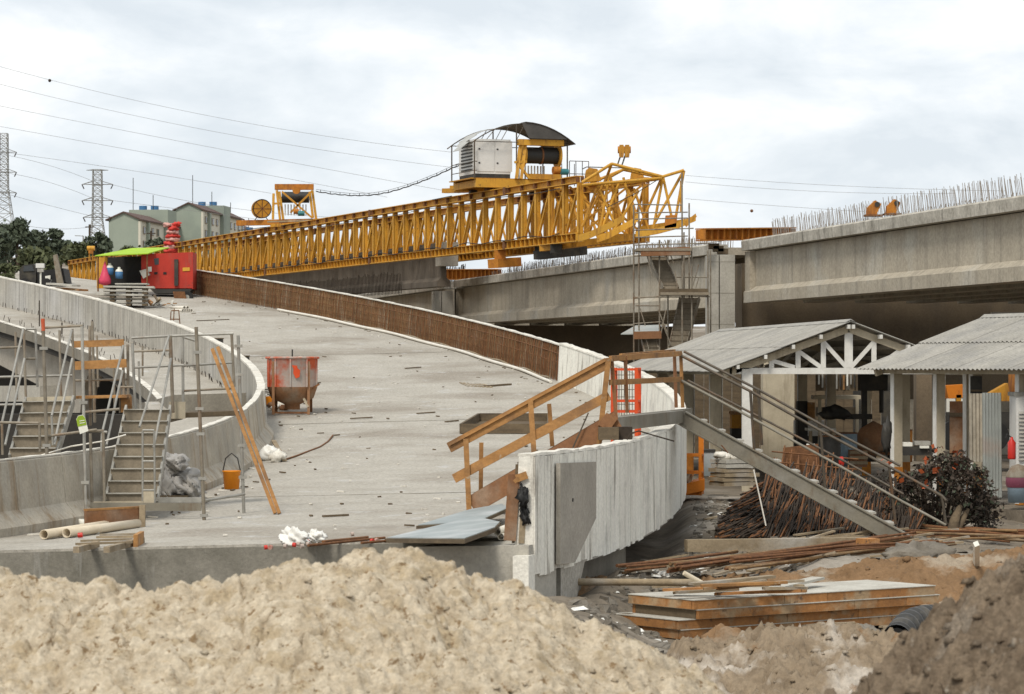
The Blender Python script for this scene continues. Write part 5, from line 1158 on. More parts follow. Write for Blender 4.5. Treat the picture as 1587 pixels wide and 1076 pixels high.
for k in range(8): lump(ondeck(418+k*4.5, 628+(k % 3)*4, .07), (.14,.12,.09), 60+k, .5, 12).build('scrap', M[('capping','woodb','plastic','wood')[k % 4]], t)
for k in range(5): db(405+k*3, 608+k*5, 440+k*2, 604+k*6, .04, .03, M['rebard'], t, 'rod', .05+.05*k)
# bits along the inner edge of the upper parapet
for k, (u, v, lb) in enumerate(((338,527,'dark form box on the parapet edge, farther of two'),(378,555,'dark form box on the parapet edge, nearer of two'))):
    t = thing('form_box', lb, 'form box', ondeck(u, v+10)); q = ondeck(u, v+10)
    MB().box(q+Vector((0,0,.14)), (.34,.3,.26)).build('body', M['dark'], t); MB().box(q+Vector((0,0,.28)), (.38,.34,.03)).build('lid', M['wooddk'], t)
t = thing('trestle', 'small thin steel trestle standing on the upper ramp', 'trestle', ondeck(272,502))
for a, b in (((265,483),(264,502)),((277,481),(279,503)),((265,482),(277,481)),((264,495),(279,495)),((270,478),(269,497))): MB().tube(at(*a,108), at(*b,108), .02, 5).build('leg', M['rust'], t)
# slab stack, pipes, generator at the far end
t = thing('panel_stack', 'stack of pale panels on blocks at the top of the ramp', 'panel stack', ondeck(205,474)); y = 119.5
for k in range(5):
    z_ = 470-k*6.0; x0 = 160+random.uniform(-4,6); x1 = 232+random.uniform(-6,10)
    MB().beam(at(x0, z_-1.2, y+random.uniform(-.2,.3)), at(x1, z_, y+random.uniform(-.2,.3)), 1.4, .075).build('panel', M['pale'], t)
    for u in (175, 200, 225): MB().box(at(u, z_+2.6, y-.4), (.2,.5,.08)).build('block', M['wooddk'], t)
MB().box(at(205,440.5,y), (1.3,.9,.05)).build('panel', M['pale'], t)
t = thing('rubbish_heap', 'low heap of broken laths beside the pale panel stack', 'scraps', ondeck(245,480))
for k in range(14): u = 232+random.uniform(0,36); v = 470+random.uniform(0,12); MB().beam(ondeck(u, v, .08), ondeck(u+random.uniform(-14,14), v+random.uniform(-4,3), random.uniform(.1,.4)), .09, .04).build('lath', M[random.choice(['woodgr','woodpan','pale','wooddk'])], t)
for k in range(7):
    a = ondeck(284+k*3.2 if k < 5 else 286+(k-5)*5, 484, .07+(.12 if k >= 5 else 0)); b = a+Vector((-1.0,2.6,.05)); tag(MB().pipe(a, b, .065, .052, 12).build('white_pipe', M['pvcw'], org=a), 'white plastic pipe in the small stack beside the trailer wheel', 'pipe', 'white pipes beside the trailer wheel')
gn = thing('generator_trailer', 'red generator trailer with an open dark bay at the top of the ramp', 'generator', ondeck(262,464)); y = 126
def fq(pts, d, nm, m, yy=y, par=None): return MB().prism([at(u, v, yy) for u, v in pts], (0,d,0)).build(nm, m, par or gn)
bd = fq([(219,394),(299,391),(299,448),(236,448),(219,438)], 1.5, 'body', M['red'])
fq([(166,399),(222,397),(226,432),(220,445),(166,445)], .1, 'bay_shade', M['black'], y+1.2)  # black sheet standing for the shade inside the bay
fq([(150,399),(166,399),(166,447),(150,447)], .25, 'bay_post', M['yellow'], y-.2)
fq([(160,441),(222,441),(222,447),(160,447)], 1.3, 'bay_floor', M['dark'])
fq([(232,447),(298,447),(292,455),(240,455)], 1.3, 'chassis', M['dark'])
fq([(238.5,401),(246,400),(246,410),(240,411)], .02, 'window', M['glass'], y-.02); fq([(227,414),(235,413.5),(235,421),(227,421.5)], .02, 'notice_plate', M['paper'], y-.03)
fq([(283,415),(294,414.5),(294,420),(283,420.5)], .02, 'yellow_plate', M['yellow'], y-.03)
for u in (239, 253): fq([(u,422),(u+5,422),(u+5,425.5),(u,425.5)], .02, 'vent', M['black'], y-.02)
fq([(270,402),(276,402),(276,443),(270,443)], .08, 'dark_hose_rack', M['dark'], y-.1)
fq([(216,420),(226,417),(232,426),(222,432)], .5, 'grey_motor', M['galv'], y-.4)
for u, v in ((290,461),(205,458)):
    c = at(u, v, y-.3); wh = MB().tube(c+Vector((0,-.1,0)), c+Vector((0,.1,0)), .26, 18).build('wheel', M['black'], gn); MB().tube(c+Vector((0,-.115,0)), c+Vector((0,-.1,0)), .11, 12).build('rim', M['galv'], wh)
fq([(268,452),(286,452),(290,468),(272,474)], .1, 'drawbar', M['rust'], y-.6)
lm = thing('canopy_tarp', 'bright lime green tarp roof above the red generator bay', 'tarp', at(200,396,y+.4))
MB().hexa([at(147,397.5,y-.9), at(230,394,y-.9), at(262,385,y+1.8), at(205,386,y+1.8), at(147,396,y-.9), at(230,392.5,y-.9), at(262,383.5,y+1.8), at(205,384.5,y+1.8)]).build('tarp_sheet', M['lime'], lm)
for u, v in ((152,398),(228,395)): MB().tube(at(u, v, y-.7), at(u, 452, y-.7), .035, 6).build('pole', M['rust'], lm)
for k, (u, v0, v1, lb) in enumerate(((170,404,426,'blue and white water cooler jug hanging at the left of the bay'),(184.5,410,432,'blue and white water jug standing at the right of the bay'))):
    c = at(u, v1, y-.5); t = thing('water_jug', lb, 'jug', c)
    MB().lathe([(0,0),(.16,0),(.17,.3),(.0,.3)], c, 14).build('body', M['blue'], t); MB().lathe([(.165,.3),(.14,.38),(.07,.42),(.06,.5),(0,.5)], c, 14).build('lid', M['paper'], t)
t = thing('plastic_bag', 'pink plastic bag hanging on the yellow post by the generator bay', 'bag', at(163,443,y-.6))
mb = MB(); mb.lathe([(.02,1.05),(.09,.8),(.18,.5),(.27,.25),(.26,.08),(.0,0)], at(162.5,443,y-.6), 12); mb.build('film', M['pink'], t)
# dark truck and floodlight at the far left
tk = thing('dump_truck', 'black tipper truck parked behind the parapet at the far left', 'truck', ondeck(48,452)+Vector((0,3,0))); y = 131
def tq(pts, d, nm, m, yy=y, par=None): return MB().prism([at(u, v, yy) for u, v in pts], (0,d,0)).build(nm, m, par or tk)
tq([(30,438),(30,418),(36,411),(52,409),(56,414),(56,438)], 1.6, 'cab', M['dark']); tq([(37,413),(50,411),(53,420),(36,421)], .05, 'windscreen', M['glass'], y-.05)
tq([(58,420),(98,416),(102,438),(58,440)], 1.8, 'tipper_body', M['black']); tq([(82,396),(88,394),(98,440),(88,440)], .25, 'raised_arm', M['galvd'], y-.4)
for u in (38, 72, 88): c = at(u, 441, y-.1); MB().tube(c+Vector((0,-.1,0)), c+Vector((0,.12,0)), .28, 14).build('wheel', M['black'], tk)
tq([(70,428),(78,427),(78,434),(70,434)], .05, 'number_plate', M['paper'], y-.1)
t = thing('floodlight', 'white floodlight head on a thin post behind the parapet', 'floodlight', at(63,445,129))
MB().tube(at(63,450,129), at(63,420,129), .04, 6).build('post', M['paper'], t); MB().box(at(62.5,412,129), (.36,.3,.2)).build('lamp_head', M['whitecab'], t); MB().box(at(63,419,129), (.26,.24,.16)).build('lamp_bracket', M['galv'], t)
for k, (u0, u1, v, lb) in enumerate(((78,118,440,'pale plank stack end behind the parapet'),(92,130,447,'yellowish plank lying behind the parapet'))): tag(MB().beam(at(u0, v, 124), at(u1, v+3, 123), .5, .08).build('plank', M['pale' if k == 0 else 'woodpan']), lb, 'plank')
t = thing('tarp_bundle', 'tall bundle of red and pale striped tarps behind the gantry end', 'tarp bundle', at(268,392,210)); c = at(268,392,210)
for k in range(7):
    wd = .62-.035*k+random.uniform(-.03,.03); lump(c+Vector((random.uniform(-.08,.08),0,.13+.27*k)), (wd*.95,.5,.2), 200+k, .3, 18, .5*k, 1.6).build('layer', M['stripe' if k % 2 == 0 else 'stripew'], t)
lump(c+Vector((-.35,0,2.0)), (.34,.3,.16), 90, .5, 16, 0, 2).build('crumpled_top', M['stripew'], t); lump(c+Vector((.25,0,2.05)), (.34,.3,.17), 91, .5, 16, 0, 2).build('crumpled_top', M['stripe'], t)
tag(MB().tube(at(80,434,127), at(58,490,122), .025, 5).build('prop_pole', M['dark']), 'thin dark prop leaning on the outer face of the grey parapet', 'prop')
for k, (u, v0, v1) in enumerate(((61,466,500),(143,496,535),(96,500,512))): tag(MB().tube(at(u, v0, 106-8*k), at(u, v1+6, 106-8*k), .022, 6).build('steel_prop', M['rebard']), ('thin dark upright bar on the far bridge ledge','thin dark upright bar on the middle of the bridge ledge','short dark bar between the two upright ledge bars')[k], 'bar')
# ================================================================ timber stair over the barrier
ts = thing('timber_stair', 'orange timber stair with sloping handrails climbing over the white barrier', 'timber stair', ondeck(728,789))
YS0, YS1 = 47.3, 46.6
def tb_(u0, v0, u1, v1, w_, h_, nm='rail', m='wood', dy=0, up=(0,0,1)): return MB().beam(at(u0,v0,YS0+(YS1-YS0)*(u0-700)/250+dy), at(u1,v1,YS0+(YS1-YS0)*(u1-700)/250+dy), w_, h_, up).build(nm, M[m], ts)
tb_(696,694,944,562,.045,.17); tb_(704,742,944,613,.045,.15); tb_(697,690,944,556,.12,.035,'rail_cap')
for u0, v0, u1, v1 in ((722,680,727,792),(822,620,828,708),(943,556,928,692)): tb_(u0,v0,u1,v1,.085,.05,'post',dy=-.05)
for u0, v0, u1, v1, d in ((746,686,745,768,.7),(851,626,856,692,.7)): tb_(u0,v0,u1,v1,.07,.05,'post',dy=d)
tb_(700,690,940,560,.045,.12,dy=.75); tb_(705,742,942,615,.045,.12,dy=.75)
tb_(731,783,958,652,.05,.30,'stringer','woodb',dy=0); tb_(740,775,958,648,.05,.26,'stringer','woodb',dy=.75)
for k in range(8):
    f_ = (k+.6)/8; u = 735+215*f_; v = 786-134*f_; c = at(u, v, YS0-.35*f_+.4); MB().box(c, (.27,.72,.04)).build('tread', M['woodb'], ts)
MB().prism([at(940,640,46.5), at(958,648,46.5), at(944,668,46.5), at(926,658,46.5)], (0,.06,0)).build('plate', M['woodb'], ts)
tb_(912,640,880,712,.02,.02,'cord','darkrail',dy=-.1)
pf = [(946,556,46.6),(1053,548,52.0)]
for v0, v1 in ((556,548),(593,588)): MB().beam(at(946,v0,46.6), at(1055,v1,52.0), .05, .09).build('rail', M['wood'], ts)
MB().beam(at(962,552,47.7), at(1045,545,52.8), .05, .08).build('rail', M['wood'], ts)
for u0, v0, u1, v1, y in ((948,556,955,650,46.7),(969,552,972,640,47.6),(1055,547,1058,632,52.0),(1045,545,1048,632,52.8)): MB().beam(at(u0,v0,y), at(u1,v1,y), .06, .05).build('post', M['wood' if u0 > 1050 else 'woodb'], ts)
MB().box(at(943,672,46.4), (.32,.3,.2)).build('packing_block', M['wooddk'], ts)
MB().box(at(965,672,46.6), (.3,.3,.22)).build('packing_block', M['rebard'], ts)
tag(MB().path([at(u, v, 46.2) for u, v in ((972,682),(977,672),(990,668),(1010,674),(1045,684))], .012, 5).build('cable', M['rebard']), 'thin dark cable drooping across the white boards below the platform', 'cable')

# ================================================================ steel stair
ss = thing('steel_stair', 'grey steel stair with pipe handrails coming down from the barrier to the yard', 'steel stair', at(1412,836,50.2))
def sl(u0, v0, y0, u1, v1, y1, w_, h_, nm, m='steel'): return MB().beam(at(u0,v0,y0), at(u1,v1,y1), w_, h_).build(nm, M[m], ss)
sl(953,658,46.9, 1057,646,52.0, .07,.22,'platform_beam'); sl(965,654,48.0, 1070,642,53.0,.07,.22,'platform_beam')
MB().hexa([at(953,650,46.9), at(1057,639,52.0), at(1070,635,53.0), at(965,646,48.0), at(953,648,46.9), at(1057,637,52.0), at(1070,633,53.0), at(965,644,48.0)]).build('platform_plate', M['steel'], ss)
for dy in (0, .85):
    a, b = at(1058,648,52.0)+Vector((0,dy,0)), at(1408,842,50.2)+Vector((0,dy,0)); MB().ibeam(a, b, .09, .27, .022).build('stringer', M['steel'], ss)
a, b = at(1058,637,52.0), at(1408,829,50.2); NT = 12
for k in range(1, NT):
    c = a+(b-a)*(k/NT); MB().box(c+Vector((0,.42,.005)), (.24,.74,.035)).build('tread', M['nosing'], ss)
def rail(pts, y0, y1, r, nm='handrail', m='darkrail'):
    us = [p[0] for p in pts]; MB().path([at(u, v, y0+(y1-y0)*(u-1045)/(1460-1045)) for u, v in pts], r, 7).build(nm, M[m], ss)
rail([(1047,547),(1160,605),(1272,668),(1392,731),(1460,769),(1466,776)], 52, 50, .026); rail([(1052,588),(1165,648),(1300,722),(1390,773),(1466,814)], 52, 50, .024, m='steel')
rail([(1060,545),(1175,604),(1290,668),(1395,722)], 53, 50.9, .024); rail([(1066,590),(1180,648),(1310,716),(1400,766)], 53, 50.9, .022)
for u0, v0, u1, v1, y in ((1163,606,1169,700,51.4),(1272,668,1279,762,50.9),(1378,723,1388,812,50.4),(1460,769,1466,814,50.0),(1175,604,1181,690,52.3)): MB().tube(at(u0,v0,y), at(u1,v1,y), .026, 7).build('post', M['darkrail'], ss)
tag(MB().tube(at(1128,702,51.3), at(1118,690,51.3), .012, 5).build('wire_loop', M['rust']), 'small wire loop tied to the steel stair stringer', 'wire')
tag(MB().tube(at(1168,728,50.2), at(1187,815,50.2), .014, 6).build('thin_stick', M['pvcw']), 'thin pale stick standing against the dark rebar heap', 'stick')

# ================================================================ lift cages
def cage(label, name, u0, u1, v0, v1, Y, dep, m, rails, mesh=True):
    t = thing(name, label, 'cage', at((u0+u1)/2, v1, Y)); A = [at(u0,v1,Y), at(u1,v1,Y), at(u1,v1,Y)+Vector((.1,dep,0)), at(u0,v1,Y)+Vector((.1,dep,0))]; hh = (v1-v0)/F*Y; up = Vector((0,0,hh))
    for q in A: MB().beam(q, q+up, .07, .07).build('post', m, t)
    for fz in rails:
        for k in range(4): MB().beam(A[k]+up*fz, A[(k+1) % 4]+up*fz, .05, .05).build('rail', m, t)
    if mesh:
        mb = MB()
        for k in range(9): q = A[0]+(A[1]-A[0])*(k+.5)/9; mb.tube(q, q+up, .007, 4)
        for k in range(12): mb.tube(A[0]+up*(k/12), A[1]+up*(k/12), .007, 4)
        mb.build('mesh_panel', M['darkrail'], t, kind='stuff')
    return t
c1 = cage('red orange mesh cage standing behind the platform handrail', 'lift_cage', 949, 986, 570, 706, 62, .7, M['redlift'], (.02,.5,.62,.98))
c2 = cage('orange yellow lift basket right of the white barrier', 'lift_basket', 1044, 1085, 668, 768, 66.5, .8, M['orange'], (.02,.35,.62), False)
MB().prism([at(1042,745,66.3), at(1066,750,66.3), at(1092,742,66.3), at(1092,760,66.3), at(1042,772,66.3)], (0,.9,0)).build('toe_panel', M['orange'], c2)
lump(at(1062,752,66.9), (.2,.2,.16), 95, .3, 16).build('sack', M['cream'], c2); MB().pipe(at(1056,738,66.7), at(1070,742,66.6), .12, .1, 14).build('roll', M['cream'], c2)

# ================================================================ sheds
pitch = .177; NS = 6; SW = NS*pitch
def wave_sheet(length, m, name='roof_sheet', amp=.019, n=NS, pit=pitch, per=6):
    xs = [k*pit/per for k in range(n*per+2)]; mb = MB(); vs = []
    for y in (0, length):
        for x in xs: vs.append((x, y, amp*math.sin(2*PI*x/pit)))
    for y in (0, length):
        for x in xs: vs.append((x, y, amp*math.sin(2*PI*x/pit)-.008))
    k = len(xs); fs = []
    for i in range(k-1): fs += [(i, i+1, k+i+1, k+i), (2*k+i+1, 2*k+i, 3*k+i, 3*k+i+1), (i+1, i, 2*k+i, 2*k+i+1), (k+i, k+i+1, 3*k+i+1, 3*k+i)]
    return mb.add(vs, fs, False).mesh(name, m)
def shed(label, o, ax, ay, hw, length, ze, zr, zf, posts, truss, nm='open_shed', fr=.3):
    o = Vector((o[0], o[1], 0)); ax = Vector((*ax, 0)).normalized(); ay = Vector((*ay, 0)).normalized(); Z = Vector((0,0,1))
    def q(x, y, z): return o+ax*x+ay*y+Z*z
    t = thing(nm, label, 'shed', q(hw, length/2, zf)); ov = .38; rise = zr-ze; sl_ = rise/hw
    for side in (0, 1):
        e = q(-ov if side == 0 else 2*hw+ov, 0, ze-ov*sl_+.1); r_ = q(hw, 0, zr+.1); down = e-r_; Ls = down.length/2+.10; dn = down.normalized()
        me = wave_sheet(Ls, M['fibro']); n = int((length+2*fr)/SW)+1
        nrm = ay.cross(dn); 
        if nrm.z < 0: nrm = -nrm
        for i in range(n):
            for j in range(2):
                org = r_+ay*(-fr+i*SW)+dn*(j*(Ls-.12))+nrm*(.028*(1-j)+.004*(i % 2))
                Mx = Matrix((ay, dn, nrm)).transposed().to_4x4(); Mx.translation = org; put(me, 'roof_sheet', t, Mx)
        MB().beam(q(0 if side == 0 else 2*hw, -.1, ze-.06), q(0 if side == 0 else 2*hw, length, ze-.06), .10, .2).build('eave_beam', M['cream'], t)
        for k in range(5):
            f_ = k/4*.96+.02; x = f_*hw if side == 0 else 2*hw-f_*hw; z = ze+rise*f_+.02
            MB().beam(q(x, -fr-.04, z), q(x, length+.1, z), .07, .10).build('purlin', M['white'], t)
    mb = MB(); mb.loft([[q(hw-.12, y, zr+.11), q(hw, y, zr+.19), q(hw+.12, y, zr+.11), q(hw, y, zr+.16)] for y in (-fr, length+fr)]); mb.build('ridge_cap', M['fibro'], t)
    for y in truss:
        MB().beam(q(-.1, y, ze-.06), q(2*hw+.1, y, ze-.06), .09, .15).build('tie_beam', M['white'], t)
        for s_ in (0, 1):
            x0 = -.25 if s_ == 0 else 2*hw+.25; MB().beam(q(x0, y, ze-.25*sl_-.05), q(hw, y, zr-.05), .09, .17).build('rafter', M['cream'], t)
        MB().beam(q(hw, y, ze+.02), q(hw, y, zr-.1), .07, .2, ax).build('king_post', M['white'], t)
        for f_ in (.33, .56, .78):
            for s_ in (-1, 1):
                x = hw+s_*hw*(1-f_); zz = ze+rise*f_-.12; MB().beam(q(x, y, ze+.02), q(x, y, zz), .06, .12, ax).build('truss_post', M['white'], t)
                x2 = hw+s_*hw*(1-f_-.2); MB().beam(q(x, y-.01, zz-.02), q(x2, y-.01, ze+.03), .05, .10, ax).build('truss_web', M['white'], t)
    for x, y, m, wd in posts:
        b = q(x, y, zf); p_ = MB().box(b+Z*((ze-zf)/2), (wd, .16, ze-zf-.02), math.atan2(ax.y, ax.x)).build('post', M[m], t)
        MB().box(b+Z*.3, (wd+.012, .172, .6), math.atan2(ax.y, ax.x)).build('painted_base', M['rustor'] if m == 'cream' else M['cream'], p_)
        if m == 'cream': MB().box(b-ax*(wd/2+.008)+Z*((ze-zf)/2), (.014, .15, ze-zf-.05), math.atan2(ax.y, ax.x)).build('white_edge', M['white'], p_)
    return t, q
Y1 = 71.0
s1, q1 = shed('open timber shed with a white gable truss in the middle of the yard', (5.42, Y1), (1,0), (-.085,1), 2.81, 20, 3.0, 4.02, -.05,
    [(.33,0,'white',.26),(.33,5,'cream',.3),(.33,10,'cream',.3),(.33,15,'cream',.3),(.33,19.6,'cream',.24),(5.3,5,'cream',.22),(5.3,10,'cream',.24),(5.3,15,'cream',.26),(5.3,19.6,'cream',.28)], (0, 10, 19.7))
s2, q2 = shed('open timber shed at the right picture edge with low corrugated roof', (8.13, 64.0), (.93,.368), (.368,-.93), 2.8, 11.5, 3.06, 4.04, .25,
    [(.2,.35,'cream',.2),(.2,2.2,'cream',.2),(.2,3.7,'cream',.2),(.2,5.55,'cream',.24),(.2,8.0,'cream',.24),(5.4,.35,'cream',.2),(5.4,3.7,'cream',.2),(5.4,7.0,'cream',.2),(2.0,.35,'cream',.16)], (.2, 7))
# shed floor
mb = MB(); mb.prism([q2(-.9,-.6,-.3), q2(6.5,-.6,-.3), q2(6.5,14,-.3), q2(-.9,14,-.3)], (0,0,.54)); tag(mb.build('shed_floor', M['ground']), 'raised earth floor under the right hand shed', kind='structure')
# shed contents
bw = thing('shade_wall', 'dark board wall added for the shade behind the middle shed', 'wall', (7.5,96.5,0))
for k in range(34): MB().box((2.2+k*.31, 96.6+random.uniform(-.02,.02), 1.42+random.uniform(-.06,.06)), (.295,.03,2.9)).build('plank', M['dark' if k % 3 == 0 else 'wooddk'], bw)  # dark boards added here stand for the shade behind the shed
def blk(name, label, cat, u, v, Y, parts):
    t = thing(name, label, cat, at(u, v, Y))
    for nm, m, (u0, v0, u1, v1), d, dy in parts: MB().prism([at(u0,v0,Y+dy), at(u1,v0,Y+dy), at(u1,v1,Y+dy), at(u0,v1,Y+dy)], (0,d,0)).build(nm, M[m], t)
    return t
cl = thing('concrete_column', 'broad plain concrete column standing inside the middle shed', 'column', at(1205,715,95)); MB().beam(at(1205,720,95), at(1205,560,95), 1.02, .9, (0,1,0)).build('shaft', M['cream'], cl)  # cream on the concrete stands for light falling on the column
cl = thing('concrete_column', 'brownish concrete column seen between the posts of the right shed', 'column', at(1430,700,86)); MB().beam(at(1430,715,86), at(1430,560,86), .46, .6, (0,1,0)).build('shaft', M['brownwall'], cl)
blk('plywood_sheet', 'dark brown plywood sheet standing behind the right shed posts', 'plywood', 1485, 720, 72, [('sheet','woodb',(1472,622,1500,720),.05,0),('cleat','wooddk',(1472,640,1500,646),.05,-.05)])
dp = blk('drill_press', 'tall dark drill press inside the middle shed', 'drill press', 1340, 715, 77, [('column','dark',(1336,582,1344,715),.14,0),('head','dark',(1332,580,1376,606),.4,-.1),('table','dark',(1310,642,1352,650),.4,-.1),('base','dark',(1326,704,1358,716),.5,-.1),('lamp','paper',(1312,598,1317,604),.03,-.2)])
MB().tube(at(1366,605,76.9), at(1366,640,76.9), .06, 10).build('spindle', M['dark'], dp)
lump(at(1294,641,77), (.35,.25,.16), 101, .5, 16).build('motor', M['dark'], dp)
blk('work_bench', 'pale topped work bench at the back of the middle shed', 'bench', 1295, 690, 88, [('bench_top','cream',(1262,613,1336,619),1.0,0),('bench_leg','cream',(1268,619,1273,690),.1,0),('bench_leg','cream',(1326,619,1331,690),.1,0),('shelf','woodgr',(1268,632,1330,646),.8,.1)])
blk('cupboard', 'small orange brown cupboard beside the pale bench', 'cupboard', 1258, 690, 84, [('body','wood',(1252,624,1263,652),.4,0),('plinth','dark',(1236,622,1252,690),.5,.1)])
blk('white_locker', 'pale grey cabinet at the back of the middle shed beside the broad column', 'cabinet', 1240, 700, 90, [('body','whitecab',(1232,652,1278,676),.5,0),('door','galv',(1234,654,1252,674),.03,-.04),('base','dark',(1232,676,1278,700),.5,0)])
mx_ = thing('concrete_mixer', 'rusty ochre concrete mixer inside the middle shed', 'mixer', at(1352,716,76)); c = at(1352,682,76)
MB().lathe([(0,-.45),(.25,-.42),(.42,-.05),(.42,.12),(.22,.45),(.2,.45)], c, 18, Matrix.Rotation(.5,3,'Y')).build('drum', M['hopperr'], mx_)
for s_ in (-.35,.35): MB().beam(c+Vector((s_,0,0)), c+Vector((s_*1.3,0,-.62)), .06, .06).build('leg', M['dark'], mx_)
MB().box(c+Vector((.55,.1,-.1)), (.4,.4,.4)).build('motor_box', M['dark'], mx_); MB().box(c+Vector((.3,0,-.35)), (.9,.5,.07)).build('frame', M['rust'], mx_)
blk('yellow_chest', 'ochre yellow chest behind the front left post of the middle shed', 'chest', 1148, 685, 82, [('body','yellow2',(1134,642,1162,664),.7,0),('lid','wood',(1133,638,1163,643),.75,-.02),('base','dark',(1134,664,1162,690),.7,0)])
blk('teal_drum', 'dull teal bin below the steel stair', 'bin', 1098, 738, 68, [('body','sheetbl',(1090,700,1108,738),.5,0),('lid','dark',(1089,697,1109,701),.55,-.02)])
t = thing('board_stack', 'stack of grey white boards below the steel stair landing', 'board stack', at(1138,752,66))
for k in range(6): MB().beam(at(1110+random.uniform(-2,4), 750-k*7, 66), at(1160+random.uniform(-3,6), 750-k*7-1, 66.3), .8, .085).build('board', M['pale' if k > 3 else 'woodgr'], t)
for k in range(8): lump(at(1115+k*6, 707+random.uniform(-3,2), 66), (.16,.14,.08), 110+k, .5, 10).build('broken_piece', M['capping'], t)
ch = blk('plastic_chair', 'white plastic chair seen through the steel stair rails', 'chair', 1258, 722, 66, [('back','paper',(1250,688,1263,704),.03,.35),('seat','paper',(1250,706,1266,709),.4,0),('leg','paper',(1250,709,1252,724),.03,0),('leg','paper',(1264,709,1266,724),.03,0),('leg','paper',(1252,709,1254,722),.03,.35),('leg','paper',(1262,709,1264,722),.03,.35)])
t = thing('rebar_mat', 'rusty red rebar mats leaning in front of the middle shed', 'rebar mats', at(1240,750,60))
for k in range(26): u = 1196+k*5.0; MB().tube(at(u, 752, 59.5), at(u+random.uniform(-3,12), 690+random.uniform(0,26)+(k-9)*1.3*(k > 9), 60.2), .017, 5).build('upright_bar', M['rust'], t)
for v in (700, 716, 732): MB().tube(at(1196,v,59.6), at(1330,v+12,59.8), .016, 5).build('cross_bar', M['rust'], t)
MB().prism([at(1214,694,60.3), at(1268,688,60.3), at(1272,742,60.3), at(1210,742,60.3)], (0,.04,0)).build('rusty_plate', M['rust'], t)
lump(at(1304,716,59.3), (.06,.07,.1), 131, .4, 12).build('red_rag', M['ext'], t)
def leanzinc(label, u0, u1, v0, v1, Y, m, n):
    t = thing('zinc_sheet', label, 'sheet', at((u0+u1)/2, v1, Y)); wd = (u1-u0)/F*Y; me = wave_sheet((v1-v0)/F*Y, M[m], 'sheet', .018, n, wd/n); X = Vector((1,0,0)); Zd = Vector((0,-.05,-1)).normalized()
    Mx = Matrix((X, Zd, X.cross(Zd))).transposed().to_4x4(); Mx.translation = at(u0, v0, Y); put(me, 'sheet', t, Mx); return t
leanzinc('brown stained corrugated sheet standing in front of the right shed', 1501, 1523, 610, 716, 59.3, 'girder', 4)
leanzinc('silvery corrugated zinc sheet standing in front of the right shed', 1522, 1551, 609, 771, 58.9, 'corr', 6)
blk('dark_board', 'dark grey board above the corrugated sheets in the right shed', 'board', 1512, 640, 60.5, [('board','dark',(1504,583,1522,632),.03,0),('batten','wooddk',(1504,604,1522,607),.03,-.04)])
lv = blk('louvred_cabinet', 'pale louvred cabinet cut by the right picture edge', 'cabinet', 1590, 735, 58.5, [('body','whitecab',(1575,612,1640,735),.8,0),('top','galv',(1573,608,1642,614),.85,-.03),('foot','dark',(1578,712,1640,745),.7,.05)])
for k in range(13): MB().prism([at(1579,638+k*6,58.47), at(1636,638+k*6,58.47), at(1636,641.5+k*6,58.44), at(1579,641.5+k*6,58.44)], (0,.03,0)).build('louvre_slat', M['galv'], lv)
t = thing('fire_extinguisher', 'red fire extinguisher hanging on the right shed post', 'extinguisher', at(1568,712,57.4)); c = at(1568,712,57.4)
MB().lathe([(0,0),(.075,0),(.08,.03),(.08,.33),(.03,.40),(.025,.44),(0,.44)], c, 14).build('cylinder', M['ext'], t); MB().path([c+Vector((0,0,.43)), c+Vector((-.1,-.02,.5)), c+Vector((-.12,-.03,.42))], .014, 5).build('hose', M['black'], t)
bn = thing('waste_bin', 'light blue waste bin with a purple bag and grey lid by the right shed', 'bin', at(1578,778,57.2)); c = at(1578,779,57.2)
MB().lathe([(0,0),(.20,0),(.22,.42)], c, 16).build('body', M['lblue'], bn, fix=False); MB().lathe([(.225,.30),(.25,.36),(.245,.52),(.22,.56)], c, 16).build('bag', M['maroon'], bn, fix=False); MB().lathe([(.25,.50),(.24,.56),(.14,.72),(0,.76)], c, 16).build('lid', M['galvd'], bn, fix=False)
od = []
for k, (u, v, Y, m, lb) in enumerate(((1286,728,73,'dark','dark oil drum standing at the front of the middle shed'),(1312,722,75,'lblue','pale blue oil drum beside the drill press foot'),(1398,716,77,'rustor','rusty orange oil drum between the shed posts'))):
    c = at(u, v, Y); t = thing('oil_drum', lb, 'drum', c); MB().lathe([(0,0),(.27,0),(.28,.28),(.27,.29),(.28,.56),(.27,.58),(.28,.84),(0,.83)], c, 16).build('body', M[m], t); MB().lathe([(.285,.83),(.285,.86),(.26,.86)], c, 16).build('rim', M['rust'], t)
blk('tool_rack', 'dark tool rack with pale tools at the back of the middle shed', 'rack', 1300, 640, 92, [('panel','wooddk',(1264,576,1332,606),.04,.1)]+[('tool',('paper','galv','dark','wood')[k % 4],(1268+k*5.5,578+(k*7) % 5,1270.5+k*5.5,596+(k*5) % 9),.04,0) for k in range(11)])
blk('saw_table', 'pale topped saw table in the middle shed', 'table', 1275, 720, 74.5, [('table_top','pale',(1252,664,1296,668),.8,0),('leg','woodgr',(1254,668,1258,716),.1,0),('leg','woodgr',(1290,668,1294,716),.1,0),('leg','woodgr',(1256,668,1259,712),.1,.6),('leg','woodgr',(1287,668,1290,712),.1,.6)])
blk('wooden_crate', 'brown wooden crate on the floor of the middle shed', 'crate', 1330, 725, 74, [('side','woodb',(1318,698,1344,724),.5,0)]+[('slat','woodgr',(1317,699+k*8,1345,704+k*8),.03,-.04) for k in range(3)])
blk('pallet_stack', 'white and grey boxes stacked low between the right shed posts', 'boxes', 1420, 705, 70, [('box','paper',(1400,686,1414,692),.4,0),('box','galv',(1418,684,1442,690),.4,0),('box','dark',(1398,692,1446,706),.5,0),('box','paper',(1426,691,1440,695),.4,-.1)])
